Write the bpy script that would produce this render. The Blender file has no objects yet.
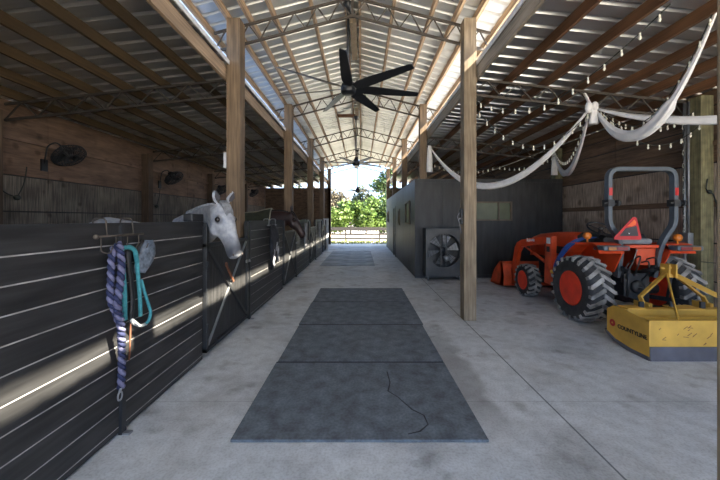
import bpy, bmesh, math, random
from mathutils import Vector as V, Matrix, Quaternion
random.seed(7)
S = bpy.context.scene
COL = S.collection
PI = math.pi
VX, HZ, F, EYE = 361.0, 219.0, 320.0, 1.58
def at(px, py, Y):            # point at depth Y that the photograph shows at (px, py)
    return V(((px - VX) * Y / F, Y, EYE - (py - HZ) * Y / F))
def atx(px, py, X):           # same, on a plane of constant X
    Y = X * F / (px - VX)
    return V((X, Y, EYE - (py - HZ) * Y / F))

# ------------------------------------------------------------------ materials
def mat(name, col, rough=.6, metal=0., noise=(6, .2), stretch=(1, 1, 1), bump=.0, spec=.5, grain=None,
        col2=None, knots=None, trans=0.):
    m = bpy.data.materials.new(name); m.use_nodes = True
    nt = m.node_tree; N = nt.nodes; L = nt.links
    b = N['Principled BSDF']
    b.inputs['Roughness'].default_value = rough; b.inputs['Metallic'].default_value = metal
    b.inputs['Specular IOR Level'].default_value = spec
    if trans: b.inputs['Transmission Weight'].default_value = trans
    tc = N.new('ShaderNodeTexCoord'); mp = N.new('ShaderNodeMapping')
    mp.inputs['Scale'].default_value = stretch
    L.new(tc.outputs['Object'], mp.inputs['Vector'])
    n = N.new('ShaderNodeTexNoise'); n.inputs['Scale'].default_value = noise[0]; n.inputs['Detail'].default_value = 6
    L.new(mp.outputs[0], n.inputs['Vector'])
    r = N.new('ShaderNodeValToRGB')
    a = noise[1]
    c1 = tuple(max(0, c * (1 - a)) for c in col) + (1,)
    c2 = (tuple(col2) if col2 else tuple(min(1, c * (1 + a)) for c in col)) + (1,)
    r.color_ramp.elements[0].position = .3; r.color_ramp.elements[1].position = .7
    r.color_ramp.elements[0].color = c1; r.color_ramp.elements[1].color = c2
    L.new(n.outputs['Fac'], r.inputs['Fac'])
    out = r.outputs['Color']
    if grain:                  # (scale, strength, stretch)
        mp2 = N.new('ShaderNodeMapping'); mp2.inputs['Scale'].default_value = grain[2]
        L.new(tc.outputs['Object'], mp2.inputs['Vector'])
        g = N.new('ShaderNodeTexNoise'); g.inputs['Scale'].default_value = grain[0]; g.inputs['Detail'].default_value = 3
        L.new(mp2.outputs[0], g.inputs['Vector'])
        gr = N.new('ShaderNodeValToRGB'); gr.color_ramp.elements[0].position = .35; gr.color_ramp.elements[1].position = .65
        k = 1 - grain[1]
        gr.color_ramp.elements[0].color = (k, k, k, 1); gr.color_ramp.elements[1].color = (1, 1, 1, 1)
        L.new(g.outputs['Fac'], gr.inputs['Fac'])
        mx = N.new('ShaderNodeMix'); mx.data_type = 'RGBA'; mx.blend_type = 'MULTIPLY'; mx.inputs['Factor'].default_value = 1
        L.new(out, mx.inputs['A']); L.new(gr.outputs['Color'], mx.inputs['B']); out = mx.outputs['Result']
    if knots:
        vo = N.new('ShaderNodeTexVoronoi'); vo.inputs['Scale'].default_value = knots
        wn = N.new('ShaderNodeVectorMath'); wn.operation = 'MULTIPLY_ADD'; wn.inputs[1].default_value = (.12,) * 3
        L.new(n.outputs['Color'], wn.inputs[0]); L.new(tc.outputs['Object'], wn.inputs[2]); L.new(wn.outputs[0], vo.inputs['Vector'])
        kr = N.new('ShaderNodeValToRGB'); kr.color_ramp.elements[0].position = .09; kr.color_ramp.elements[1].position = .2
        kr.color_ramp.elements[0].color = (.5, .47, .44, 1); kr.color_ramp.elements[1].color = (1, 1, 1, 1)
        L.new(vo.outputs['Distance'], kr.inputs['Fac'])
        mk = N.new('ShaderNodeMix'); mk.data_type = 'RGBA'; mk.blend_type = 'MULTIPLY'; mk.inputs['Factor'].default_value = 1
        L.new(out, mk.inputs['A']); L.new(kr.outputs['Color'], mk.inputs['B']); out = mk.outputs['Result']
    L.new(out, b.inputs['Base Color'])
    if bump:
        bp = N.new('ShaderNodeBump'); bp.inputs['Strength'].default_value = bump; bp.inputs['Distance'].default_value = .01
        L.new(n.outputs['Fac'], bp.inputs['Height']); L.new(bp.outputs[0], b.inputs['Normal'])
    return m
M = {}
WG = (14, .45, (3, 3, .12))          # wood grain along z
WGY = (14, .4, (3, .12, 3))          # along y
M['post_brown'] = mat('post_brown', (.215, .145, .085), .75, noise=(3, .3), stretch=(2, 2, .6), grain=WG)
M['post_pale'] = mat('post_pale', (.29, .205, .125), .8, noise=(4, .3), stretch=(2, 2, .8), grain=WG, col2=(.34, .265, .175))
M['post_dark'] = mat('post_dark', (.11, .07, .042), .8, noise=(3, .3), grain=WG)
M['post_green'] = mat('post_green', (.20, .18, .09), .8, noise=(9, .3), grain=WG)
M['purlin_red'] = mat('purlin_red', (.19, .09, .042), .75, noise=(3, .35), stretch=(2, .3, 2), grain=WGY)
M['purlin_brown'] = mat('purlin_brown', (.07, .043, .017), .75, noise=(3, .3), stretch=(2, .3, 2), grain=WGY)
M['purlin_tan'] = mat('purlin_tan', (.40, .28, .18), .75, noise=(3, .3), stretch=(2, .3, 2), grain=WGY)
M['beam_grey'] = mat('beam_grey', (.36, .30, .23), .8, noise=(3, .25), stretch=(2, .3, 2), grain=WGY)
M['ply'] = mat('ply', (.195, .12, .078), .8, noise=(2.2, .35), stretch=(1, .6, 3), grain=(9, .3, (1, .5, 4)), knots=2.6)
M['ply_low'] = mat('ply_low', (.19, .16, .125), .85, noise=(2, .35), grain=(11, .6, (1, 5, .25)), knots=3.2)
M['plank_dark'] = mat('plank_dark', (.17, .105, .062), .85, noise=(3, .4), stretch=(1, .3, 3), grain=(9, .35, (1, .4, 5)))
M['ply_right'] = mat('ply_right', (.52, .41, .31), .85, noise=(2, .35), grain=(11, .6, (1, 5, .3)), knots=2.2)
M['roof'] = mat('roof', (.62, .62, .60), .38, .6, noise=(2, .12), stretch=(.3, 3, 1))
M['roof_low'] = mat('roof_low', (.50, .50, .50), .30, .8, noise=(2, .15), stretch=(.3, 3, 1))
M['trim_white'] = mat('trim_white', (.75, .75, .75), .5)
M['steel'] = mat('steel', (.075, .062, .05), .6, .3, noise=(8, .25))
M['steel_dark'] = mat('steel_dark', (.04, .033, .027), .65, .2, noise=(8, .3))
M['black_paint'] = mat('black_paint', (.022, .023, .025), .5)
M['galv'] = mat('galv', (.27, .28, .29), .45, .6, noise=(9, .2))
M['stall'] = mat('stall', (.029, .029, .030), .5, noise=(5, .4), stretch=(1, .4, 3), grain=(6, .4, (1, .25, 6)), bump=.15)
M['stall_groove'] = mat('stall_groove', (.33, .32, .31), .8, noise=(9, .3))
M['door_panel'] = mat('door_panel', (.032, .032, .033), .65, noise=(5, .4), stretch=(1, 5, .5), grain=(9, .4, (1, 4, .3)))
M['concrete_post'] = mat('concrete_post', (.72, .72, .72), .8)
M['tack'] = mat('tack', (.031, .031, .031), .52, noise=(3, .4), stretch=(2, 2, .5), grain=(4, .35, (3, 3, .6)), bump=.1)
M['tack_trim'] = mat('tack_trim', (.13, .10, .07), .7)
M['dark'] = mat('dark', (.012, .012, .013), .6)
M['glass'] = mat('glass', (.10, .115, .06), .35, 0, noise=(2, .3), spec=.4)  # olive reflection painted into the base colour
M['mat_rubber'] = mat('mat_rubber', (.132, .155, .178), .8, noise=(7, .35), bump=.25, grain=(45, .3, (1, 1, 1)))
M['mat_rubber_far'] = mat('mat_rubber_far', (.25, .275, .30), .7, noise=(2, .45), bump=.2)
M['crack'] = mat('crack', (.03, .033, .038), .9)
M['orange'] = mat('orange', (.66, .065, .014), .38, noise=(5, .15))
M['orange_dirty'] = mat('orange_dirty', (.62, .075, .02), .5, noise=(5, .3))
M['rim'] = mat('rim', (.75, .05, .018), .45, noise=(5, .2))
M['tyre'] = mat('tyre', (.035, .035, .036), .85, noise=(9, .4))
M['lug'] = mat('lug', (.30, .29, .275), .9, noise=(6, .7), col2=(.45, .43, .40))
M['rops'] = mat('rops', (.10, .118, .135), .45, .2, noise=(6, .15))
M['seat_grey'] = mat('seat_grey', (.20, .21, .22), .6)
M['iron'] = mat('iron', (.035, .037, .040), .55, .3, noise=(9, .4))
M['yellow'] = mat('yellow', (.60, .345, .055), .5, noise=(4, .18))
M['blade_dark'] = mat('blade_dark', (.10, .095, .11), .7, noise=(4, .3))
M['amber'] = mat('amber', (.62, .17, .02), .3)
M['amber_dim'] = mat('amber_dim', (.36, .12, .02), .3)
M['lens_dim'] = mat('lens_dim', (.24, .025, .025), .3)
M['lens_red'] = mat('lens_red', (.55, .02, .02), .3)
M['smv_red'] = mat('smv_red', (.50, .015, .02), .4)
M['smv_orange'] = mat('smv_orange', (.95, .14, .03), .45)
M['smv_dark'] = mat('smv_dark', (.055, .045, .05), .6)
M['white'] = mat('white', (.75, .75, .75), .5)
M['ink'] = mat('ink', (.03, .02, .015), .6)
M['logo_red'] = mat('logo_red', (.42, .02, .02), .5)
M['blue_hose'] = mat('blue_hose', (.02, .08, .30), .5)
M['fan_black'] = mat('fan_black', (.012, .013, .015), .4)
M['fan_grey'] = mat('fan_grey', (.075, .074, .072), .5, .3, noise=(4, .25))
M['fan_blade_grey'] = mat('fan_blade_grey', (.30, .30, .30), .45, .5)
M['cloth'] = mat('cloth', (.80, .77, .74), .9, noise=(8, .08))
M['wire'] = mat('wire', (.02, .025, .02), .7)
M['bulb'] = mat('bulb', (.85, .80, .66), .25)
M['teal'] = mat('teal', (.05, .26, .30), .75, noise=(40, .25))
M['rope_white'] = mat('rope_white', (.50, .52, .52), .8, noise=(40, .2))
M['rope_blue'] = mat('rope_blue', (.014, .019, .06), .85, noise=(30, .4))
M['rope_lilac'] = mat('rope_lilac', (.11, .11, .19), .85, noise=(30, .3))
M['mesh_grey'] = mat('mesh_grey', (.12, .145, .18), .8, noise=(30, .5))
M['leather'] = mat('leather', (.16, .06, .03), .7)
M['blanket_dark'] = mat('blanket_dark', (.02, .021, .028), .9, noise=(9, .5))
M['blanket_pale'] = mat('blanket_pale', (.25, .25, .27), .9, noise=(9, .4))
M['rug'] = mat('rug', (.038, .040, .022), .9, noise=(8, .3))
M['rug_edge'] = mat('rug_edge', (.34, .31, .22), .9)
M['eye'] = mat('eye', (.008, .006, .006), .08)
M['ear_dark'] = mat('ear_dark', (.07, .065, .07), .9)
M['hoof'] = mat('hoof', (.06, .05, .045), .6)
M['hair_grey'] = mat('hair_grey', (.22, .225, .235), .8, noise=(25, .4))
M['hair_dark'] = mat('hair_dark', (.012, .008, .007), .7)
M['bay'] = mat('bay', (.028, .011, .008), .5, noise=(5, .3))
M['fence'] = mat('fence', (.035, .032, .033), .8, noise=(4, .2))
M['leaf_a'] = mat('leaf_a', (0.071, 0.123, 0.014), .6, noise=(3, .4))
M['leaf_b'] = mat('leaf_b', (0.043, 0.081, 0.015), .6, noise=(3, .4))
M['leaf_c'] = mat('leaf_c', (0.123, 0.104, 0.067), .7, noise=(3, .35))
M['leaf_d'] = mat('leaf_d', (0.043, 0.057, 0.024), .7, noise=(3, .35))
M['bark'] = mat('bark', (.16, .12, .09), .9)
M['grass'] = mat('grass', (.20, .24, .06), .8, noise=(5, .4))

def floor_mat():
    m = bpy.data.materials.new('concrete'); m.use_nodes = True
    nt = m.node_tree; N = nt.nodes; L = nt.links; b = N['Principled BSDF']
    b.inputs['Roughness'].default_value = .72
    g = N.new('ShaderNodeNewGeometry')
    def noise(sc, det=6, vec=None):
        n = N.new('ShaderNodeTexNoise'); n.inputs['Scale'].default_value = sc; n.inputs['Detail'].default_value = det
        L.new(vec or g.outputs['Position'], n.inputs['Vector']); return n.outputs['Fac']
    def ramp(f, p0, c0, p1, c1):
        r = N.new('ShaderNodeValToRGB'); e = r.color_ramp.elements
        e[0].position = p0; e[1].position = p1; e[0].color = (*c0, 1); e[1].color = (*c1, 1)
        L.new(f, r.inputs['Fac']); return r.outputs['Color']
    def mul(a, bb, fac=1.):
        x = N.new('ShaderNodeMix'); x.data_type = 'RGBA'; x.blend_type = 'MULTIPLY'; x.inputs['Factor'].default_value = fac
        L.new(a, x.inputs['A']); L.new(bb, x.inputs['B']); return x.outputs['Result']
    c = ramp(noise(.9), .3, (.525, .56, .585), .7, (.645, .665, .67))
    c = mul(c, ramp(noise(9, 8), .3, (.80, .80, .80), .62, (1, 1, 1)))
    c = mul(c, ramp(noise(60, 4), .34, (.82, .81, .8), .55, (1, 1, 1)))
    c = mul(c, ramp(noise(3.1, 9), .30, (.66, .64, .62), .42, (1, 1, 1)))
    c = mul(c, ramp(noise(1.7, 10), .36, (.80, .79, .78), .5, (1, 1, 1)))
    def math_(op, a, bv=None, cv=None):
        x = N.new('ShaderNodeMath'); x.operation = op
        for i, v in enumerate((a, bv, cv)):
            if v is None: continue
            if isinstance(v, (int, float)): x.inputs[i].default_value = v
            else: L.new(v, x.inputs[i])
        return x.outputs[0]
    sp = N.new('ShaderNodeSeparateXYZ'); L.new(g.outputs['Position'], sp.inputs[0])
    # old mat stain along the tractor side of the mats
    wob = math_('MULTIPLY', math_('SUBTRACT', noise(2.5), .5), .35)
    xs = math_('ADD', sp.outputs[0], wob)
    def band(v, lo, hi, soft):
        a = math_('SMOOTH_MIN', math_('DIVIDE', math_('SUBTRACT', v, lo), soft), math_('DIVIDE', math_('SUBTRACT', hi, v), soft), .3)
        cl = N.new('ShaderNodeClamp'); L.new(a, cl.inputs[0]); return cl.outputs[0]
    st = math_('MULTIPLY', band(xs, .8, 1.2, .07), band(sp.outputs[1], 2.2, 4.4, .5))
    st = math_('MULTIPLY', st, .55)
    x = N.new('ShaderNodeMix'); x.data_type = 'RGBA'; L.new(st, x.inputs['Factor'])
    L.new(c, x.inputs['A']); x.inputs['B'].default_value = (.19, .18, .17, 1); c = x.outputs['Result']
    st2 = math_('MULTIPLY', band(xs, -1.75, -.95, .3), band(noise(1.3), .5, .9, .15))
    st2 = math_('MULTIPLY', st2, .4)
    x = N.new('ShaderNodeMix'); x.data_type = 'RGBA'; L.new(st2, x.inputs['Factor'])
    L.new(c, x.inputs['A']); x.inputs['B'].default_value = (.24, .22, .20, 1); c = x.outputs['Result']
    # saw-cut joints
    def joint(v, p, w):
        d = math_('ABSOLUTE', math_('SUBTRACT', v, p)); return math_('LESS_THAN', d, w)
    j = math_('MAXIMUM', joint(sp.outputs[0], 1.604, .0075), math_('MULTIPLY', joint(sp.outputs[1], 2.77, .004), .35))
    for yy in (8.4,): j = math_('MAXIMUM', j, math_('MULTIPLY', joint(sp.outputs[1], yy, .008), .6))
    j = math_('MULTIPLY', j, .8)
    x = N.new('ShaderNodeMix'); x.data_type = 'RGBA'; L.new(j, x.inputs['Factor'])
    L.new(c, x.inputs['A']); x.inputs['B'].default_value = (.07, .08, .085, 1); c = x.outputs['Result']
    L.new(c, b.inputs['Base Color'])
    bp = N.new('ShaderNodeBump'); bp.inputs['Strength'].default_value = .12; bp.inputs['Distance'].default_value = .01
    L.new(noise(30), bp.inputs['Height']); L.new(bp.outputs[0], b.inputs['Normal'])
    return m
M['concrete'] = floor_mat()
M['bedding'] = mat('bedding', (.06, .045, .03), .95, noise=(12, .4))
M['sand'] = mat('sand', (.60, .55, .46), .9, noise=(.4, .12))

def horse_mat():               # grey coat, slate muzzle; uses the head's own coordinates stored as an attribute
    m = bpy.data.materials.new('grey_coat'); m.use_nodes = True
    nt = m.node_tree; N = nt.nodes; L = nt.links; b = N['Principled BSDF']; b.inputs['Roughness'].default_value = .65
    a = N.new('ShaderNodeAttribute'); a.attribute_name = 'muzzle'; a.attribute_type = 'GEOMETRY'
    tc = N.new('ShaderNodeTexCoord'); n = N.new('ShaderNodeTexNoise'); n.inputs['Scale'].default_value = 16; n.inputs['Detail'].default_value = 5
    L.new(tc.outputs['Object'], n.inputs['Vector'])
    r = N.new('ShaderNodeValToRGB'); r.color_ramp.elements[0].position = .3; r.color_ramp.elements[1].position = .65
    r.color_ramp.elements[0].color = (.22, .23, .26, 1); r.color_ramp.elements[1].color = (.40, .41, .43, 1)
    L.new(n.outputs['Fac'], r.inputs['Fac'])
    x = N.new('ShaderNodeMix'); x.data_type = 'RGBA'; L.new(a.outputs['Fac'], x.inputs['Factor'])
    L.new(r.outputs['Color'], x.inputs['A']); x.inputs['B'].default_value = (.075, .078, .09, 1)
    L.new(x.outputs['Result'], b.inputs['Base Color'])
    return m
M['grey_coat'] = horse_mat()

# ------------------------------------------------------------------ building helpers
WORLD = {}                     # world location of each object (roots and parts carry no rotation while building)
class MB:
    def __init__(s): s.b = bmesh.new(); s.mi = 0
    def _f(s, vs, sm=False):
        try:
            f = s.b.faces.new(vs); f.material_index = s.mi; f.smooth = sm; return f
        except ValueError: return None
    def hexa(s, p):            # p: 8 points, bottom ring then top ring
        v = [s.b.verts.new(q) for q in p]
        for q in ((3, 2, 1, 0), (4, 5, 6, 7), (0, 1, 5, 4), (1, 2, 6, 5), (2, 3, 7, 6), (3, 0, 4, 7)): s._f([v[i] for i in q])
        return s
    def box(s, x0, x1, y0, y1, z0, z1):
        return s.hexa([(x0, y0, z0), (x1, y0, z0), (x1, y1, z0), (x0, y1, z0), (x0, y0, z1), (x1, y0, z1), (x1, y1, z1), (x0, y1, z1)])
    def cbox(s, c, d, q=None): # centred box, optional rotation
        q = q or Quaternion()
        c = V(c); P = []
        for z in (-1, 1):
            for x, y in ((-1, -1), (1, -1), (1, 1), (-1, 1)): P.append(c + q @ V((x * d[0] / 2, y * d[1] / 2, z * d[2] / 2)))
        return s.hexa(P)
    def bar(s, a, b, w, h, up=(0, 0, 1)):   # w across, h along up
        a = V(a); b = V(b); t = (b - a).normalized(); u = V(up)
        if abs(t.dot(u)) > .98: u = V((1, 0, 0))
        x = t.cross(u).normalized(); z = x.cross(t)
        P = [e + x * sx * w / 2 + z * sz * h / 2 for e in (a, b) for sx, sz in ((-1, -1), (1, -1), (1, 1), (-1, 1))]
        return s.hexa(P)
    def rings(s, rings, cap=True, sm=True, closed=False):
        R = [[s.b.verts.new(p) for p in r] for r in rings]
        n = len(R[0]); pairs = list(zip(R, R[1:])) + ([(R[-1], R[0])] if closed else [])
        for A, B in pairs:
            for i in range(n): s._f([A[i], A[(i + 1) % n], B[(i + 1) % n], B[i]], sm)
        if cap and not closed: s._f(R[0][::-1]); s._f(R[-1])
        return s
    def tube(s, pts, r, n=8, closed=False, cap=True, flat=1., up=None, twist=0):
        pts = [V(p) for p in pts]; k = len(pts); rr = r if isinstance(r, (list, tuple)) else [r] * k
        rings = []; prev = None
        for i, p in enumerate(pts):
            if closed: t = pts[(i + 1) % k] - pts[i - 1]
            else: t = pts[min(i + 1, k - 1)] - pts[max(i - 1, 0)]
            t.normalize()
            if up is not None: x = t.cross(V(up)); 
            elif prev is None: x = t.cross(V((0, 0, 1)) if abs(t.z) < .9 else V((1, 0, 0)))
            else: x = prev - t * prev.dot(t)
            if x.length < 1e-6: x = t.orthogonal()
            x.normalize(); prev = x; z = x.cross(t)
            rings.append([p + (x * math.cos(2 * PI * j / n + twist * i) + z * math.sin(2 * PI * j / n + twist * i) * flat) * rr[i] for j in range(n)])
        return s.rings(rings, cap, True, closed)
    def lathe(s, prof, c, axis, n=24):      # prof: (radius, distance along axis), closed loop if first==last
        c = V(c); ax = V(axis).normalized(); x = ax.orthogonal().normalized(); y = ax.cross(x)
        rings = [[c + ax * h + (x * math.cos(2 * PI * j / n) + y * math.sin(2 * PI * j / n)) * max(r, 1e-4) for j in range(n)] for r, h in prof]
        return s.rings(rings)
    def prism(s, poly, ext):
        e = V(ext); A = [s.b.verts.new(V(p)) for p in poly]; B = [s.b.verts.new(V(p) + e) for p in poly]; n = len(A)
        s._f(A[::-1]); s._f(B)
        for i in range(n): s._f([A[i], A[(i + 1) % n], B[(i + 1) % n], B[i]])
        return s
    def ball(s, c, r, n=10, m=7):
        c = V(c); r = (r, r, r) if isinstance(r, (int, float)) else r
        rings = []
        for i in range(1, m):
            a = PI * i / m
            rings.append([c + V((r[0] * math.sin(a) * math.cos(2 * PI * j / n), r[1] * math.sin(a) * math.sin(2 * PI * j / n), -r[2] * math.cos(a))) for j in range(n)])
        s.rings(rings); return s
    def quad(s, a, b, c, d): s._f([s.b.verts.new(V(p)) for p in (a, b, c, d)]); return s
    def build(s, name, m, parent=None, bevel=0, keep_normals=False, recalc=True):
        me = bpy.data.meshes.new(name)
        if recalc: bmesh.ops.recalc_face_normals(s.b, faces=s.b.faces[:])
        vs = s.b.verts
        lo = V((min(v.co.x for v in vs), min(v.co.y for v in vs), min(v.co.z for v in vs)))
        hi = V((max(v.co.x for v in vs), max(v.co.y for v in vs), max(v.co.z for v in vs)))
        o0 = V(((lo.x + hi.x) / 2, (lo.y + hi.y) / 2, lo.z))
        for v in vs: v.co -= o0
        s.b.to_mesh(me); s.b.free()
        for q in (m if isinstance(m, (list, tuple)) else [m]): me.materials.append(M[q] if isinstance(q, str) else q)
        o = bpy.data.objects.new(name, me); COL.objects.link(o)
        WORLD[o] = o0
        if parent: o.parent = parent; o.location = o0 - WORLD[parent]
        else: o.location = o0
        if bevel:
            bm = o.modifiers.new('bevel', 'BEVEL'); bm.width = bevel; bm.segments = 2; bm.limit_method = 'ANGLE'
        return o
def tag(o, label, cat, group=None, kind=None):
    o['label'] = label; o['category'] = cat
    if group: o['group'] = group
    if kind: o['kind'] = kind
    return o
def thing(name, label, cat, loc=(0, 0, 0), group=None):
    o = bpy.data.objects.new(name, None); COL.objects.link(o); o.location = loc; WORLD[o] = V(loc); o.empty_display_size = .1
    return tag(o, label, cat, group)
def struct(o, label, cat): return tag(o, label, cat, None, 'structure')
def dup(root, loc, label, group=None, rot=None, scale=None):
    def cp(o, par):
        c = o.copy(); COL.objects.link(c)
        if par: c.parent = par
        for ch in o.children: cp(ch, c)
        return c
    r = cp(root, None); r.location = loc; r['label'] = label
    if rot is not None: r.rotation_euler = rot
    if scale: r.scale = (scale,) * 3
    if group: r['group'] = group
    return r
def arc(c, r, a0, a1, n, ax='xz'):
    out = []
    for i in range(n + 1):
        a = a0 + (a1 - a0) * i / n; u, w = r * math.cos(a), r * math.sin(a)
        out.append(V(c) + (V((u, 0, w)) if ax == 'xz' else V((0, u, w)) if ax == 'yz' else V((u, w, 0))))
    return out
def rounded(pts, r, n=5):      # polyline with rounded corners
    pts = [V(p) for p in pts]; out = [pts[0]]
    for a, b, c in zip(pts, pts[1:], pts[2:]):
        d1 = (a - b); d2 = (c - b); k = min(r, d1.length * .45, d2.length * .45)
        p, q = b + d1.normalized() * k, b + d2.normalized() * k
        for i in range(n + 1):
            t = i / n; out.append(p * (1 - t) ** 2 + b * 2 * t * (1 - t) + q * t * t)
    return out + [pts[-1]]
def text_mesh(body, size, depth, xaxis, yaxis, origin, m, name, parent, bold=0.):
    cu = bpy.data.curves.new('t', 'FONT'); cu.body = body; cu.size = size; cu.extrude = depth; cu.align_x = 'LEFT'; cu.offset = bold
    o = bpy.data.objects.new('t', cu); COL.objects.link(o)
    dg = bpy.context.evaluated_depsgraph_get(); dg.update()
    me = bpy.data.meshes.new_from_object(o.evaluated_get(dg)); bpy.data.objects.remove(o)
    b = MB(); b.b.from_mesh(me); X, Y = V(xaxis).normalized(), V(yaxis).normalized(); Z = X.cross(Y)
    for v in b.b.verts: v.co = V(origin) + X * v.co.x + Y * v.co.y + Z * v.co.z
    return b.build(name, m, parent)

# ------------------------------------------------------------------ setting: floor and ground
YN, YF = -3.0, 20.3            # near and far end of the roof
LX, RX = -5.95, 5.47            # outer wall faces
RIDGE = -.14
b = MB(); b.box(-6.2, 5.8, -4, 18.4, -.15, 0); b.box(5.8, 9.6, -4, 4.7, -.15, 0)  # second box: slab under the added side bay
struct(b.build('floor', 'concrete'), 'pale grey concrete slab floor running through the barn', 'floor')
b = MB(); b.box(-90, 90, -60, 150, -.3, -.03)
struct(b.build('ground', 'sand'), 'bright pale sandy ground outside beyond the concrete', 'ground')

for i, (y0, y1) in enumerate(((-2.6, 4.95), (5.2, 8.7), (8.9, 12.5), (12.65, 18.3))):
    b = MB(); b.box(-5.9, -1.86, y0, y1, .002, .03)
    tag(b.build('stall_bedding', 'bedding'), 'dark brown bedding on the floor of the ' + ('grey horse stall', 'brown horse stall', 'third stall', 'last stall')[i], 'bedding', None, 'structure')
# ------------------------------------------------------------------ roofs
ROOFZ, SL = 5.336, .26
LOW0, LSL = 4.01, .108         # low roofs: height at x = 1.84 and slope
def roof_sheet(x0, z0, x1, z1, y0, y1, pitch=.25):
    b = MB(); prof = []; y = y0
    while y < y1:
        for dy, h in ((0, 0), (pitch - .075, 0), (pitch - .062, .040), (pitch - .024, .040), (pitch - .007, 0)): prof.append((min(y + dy, y1), h))
        y += pitch
    A = [b.b.verts.new((x0, p, z0 + h)) for p, h in prof]; B = [b.b.verts.new((x1, p, z1 + h)) for p, h in prof]
    A2 = [b.b.verts.new((x0, p, z0 + h + .004)) for p, h in prof]; B2 = [b.b.verts.new((x1, p, z1 + h + .004)) for p, h in prof]
    for i in range(len(prof) - 1):
        b._f([A[i], A[i + 1], B[i + 1], B[i]]); b._f([A2[i], B2[i], B2[i + 1], A2[i + 1]])
        b._f([A[i], A2[i], A2[i + 1], A[i + 1]]); b._f([B[i], B[i + 1], B2[i + 1], B2[i]])
    return b
DE = 2.37
for sgn, nm in ((-1, 'stall'), (1, 'tractor')):
    o = roof_sheet(RIDGE, ROOFZ, RIDGE + sgn * DE, ROOFZ - SL * DE, YN, YF).build('ceiling', 'roof')
    struct(o, 'ribbed silver metal roof slope over the aisle, ' + nm + ' side', 'roof')
def lowz(d): return LOW0 - LSL * (d - 1.84)       # underside of the low roofs by distance from x=0
for sgn, nm, xo in ((1, 'tractor bay', 6.0), (-1, 'horse stalls', 6.35)):
    k = 1.80 if sgn > 0 else 2.05
    sh = 0 if sgn > 0 else .25
    o = roof_sheet(sgn * k, lowz(k - sh), sgn * xo, lowz(xo - sh), YN, YF).build('ceiling', 'roof_low')
    struct(o, 'low ribbed metal lean-to roof over the ' + nm, 'roof')
b = MB(); b.prism([(RIDGE - .2, YN, ROOFZ + .0), (RIDGE, YN, ROOFZ + .06), (RIDGE + .2, YN, ROOFZ + .0), (RIDGE, YN, ROOFZ + .045)], (0, YF - YN, 0))
struct(b.build('trim_1', 'roof'), 'folded metal ridge cap along the roof peak', 'trim')
o = roof_sheet(6.0, lowz(6.0), 9.6, lowz(9.6), YN, 4.75).build('ceiling', 'roof_low')  # bay roof added out of view: blocks sun, open end brightens the ribs
struct(o, 'unseen added stretch of low metal roof keeping sun off the tractor bay floor', 'roof')
# purlins
ORD = ['first', 'second', 'third', 'fourth', 'fifth', 'sixth', 'seventh']
def bar_y(x, z0, z1, w, m, name, label, cat='roof timber', y0=YN, y1=YF):
    b = MB(); b.box(x - w / 2, x + w / 2, y0, y1, z0, z1); return tag(b.build(name, m), label, cat, 'long roof timbers', 'structure')
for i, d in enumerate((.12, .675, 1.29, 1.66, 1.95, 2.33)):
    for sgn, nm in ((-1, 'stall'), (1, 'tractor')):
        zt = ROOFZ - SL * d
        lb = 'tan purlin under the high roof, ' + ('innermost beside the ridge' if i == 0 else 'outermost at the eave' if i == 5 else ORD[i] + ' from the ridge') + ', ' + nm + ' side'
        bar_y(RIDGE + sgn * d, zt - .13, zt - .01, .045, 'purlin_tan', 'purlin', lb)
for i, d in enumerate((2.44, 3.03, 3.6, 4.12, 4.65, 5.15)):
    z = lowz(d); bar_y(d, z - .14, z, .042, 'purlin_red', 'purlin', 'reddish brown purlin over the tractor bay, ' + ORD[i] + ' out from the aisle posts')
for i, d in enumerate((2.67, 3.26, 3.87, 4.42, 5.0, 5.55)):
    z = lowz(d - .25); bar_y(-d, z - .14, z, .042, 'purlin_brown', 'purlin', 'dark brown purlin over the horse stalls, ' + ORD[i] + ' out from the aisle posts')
bar_y(1.835, 3.78, 4.005, .045, 'beam_grey', 'header_beam', 'weathered grey header beam along the tractor side posts', 'beam')
bar_y(-2.125, 3.76, 3.97, .045, 'purlin_tan', 'header_beam', 'tan header beam along the stall side posts', 'beam')
for sgn, nm in ((1, 'tractor'), (-1, 'stall')):
    b = MB(); k = 1.79 if sgn > 0 else 2.04
    b.box(sgn * k - .008, sgn * k + .008, YN, YF, 3.965, 4.03)
    struct(b.build('trim_2' if sgn > 0 else 'trim_3', 'trim_white'), 'white metal flashing on the ' + nm + ' side lean-to roof edge', 'trim')
# pale blocks on the ridge
for i, (y0, y1) in enumerate(((5.75, 7.1), (10.4, 11.4))):
    b = MB(); b.box(-.20, -.08, y0, y1, 5.10, 5.19)
    tag(b.build('ridge_board', 'post_pale', bevel=.005), ('pale board nailed under the ridge above the nearest ceiling fan' if i == 0 else 'pale board nailed under the ridge above the second ceiling fan'), 'board')
b = MB(); b.box(-.86, -.1, 10.95, 11.05, 5.08, 5.17)
tag(b.build('fan_support_beam', 'purlin_red'), 'short brown cross beam that carries the second ceiling fan', 'beam')

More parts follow.
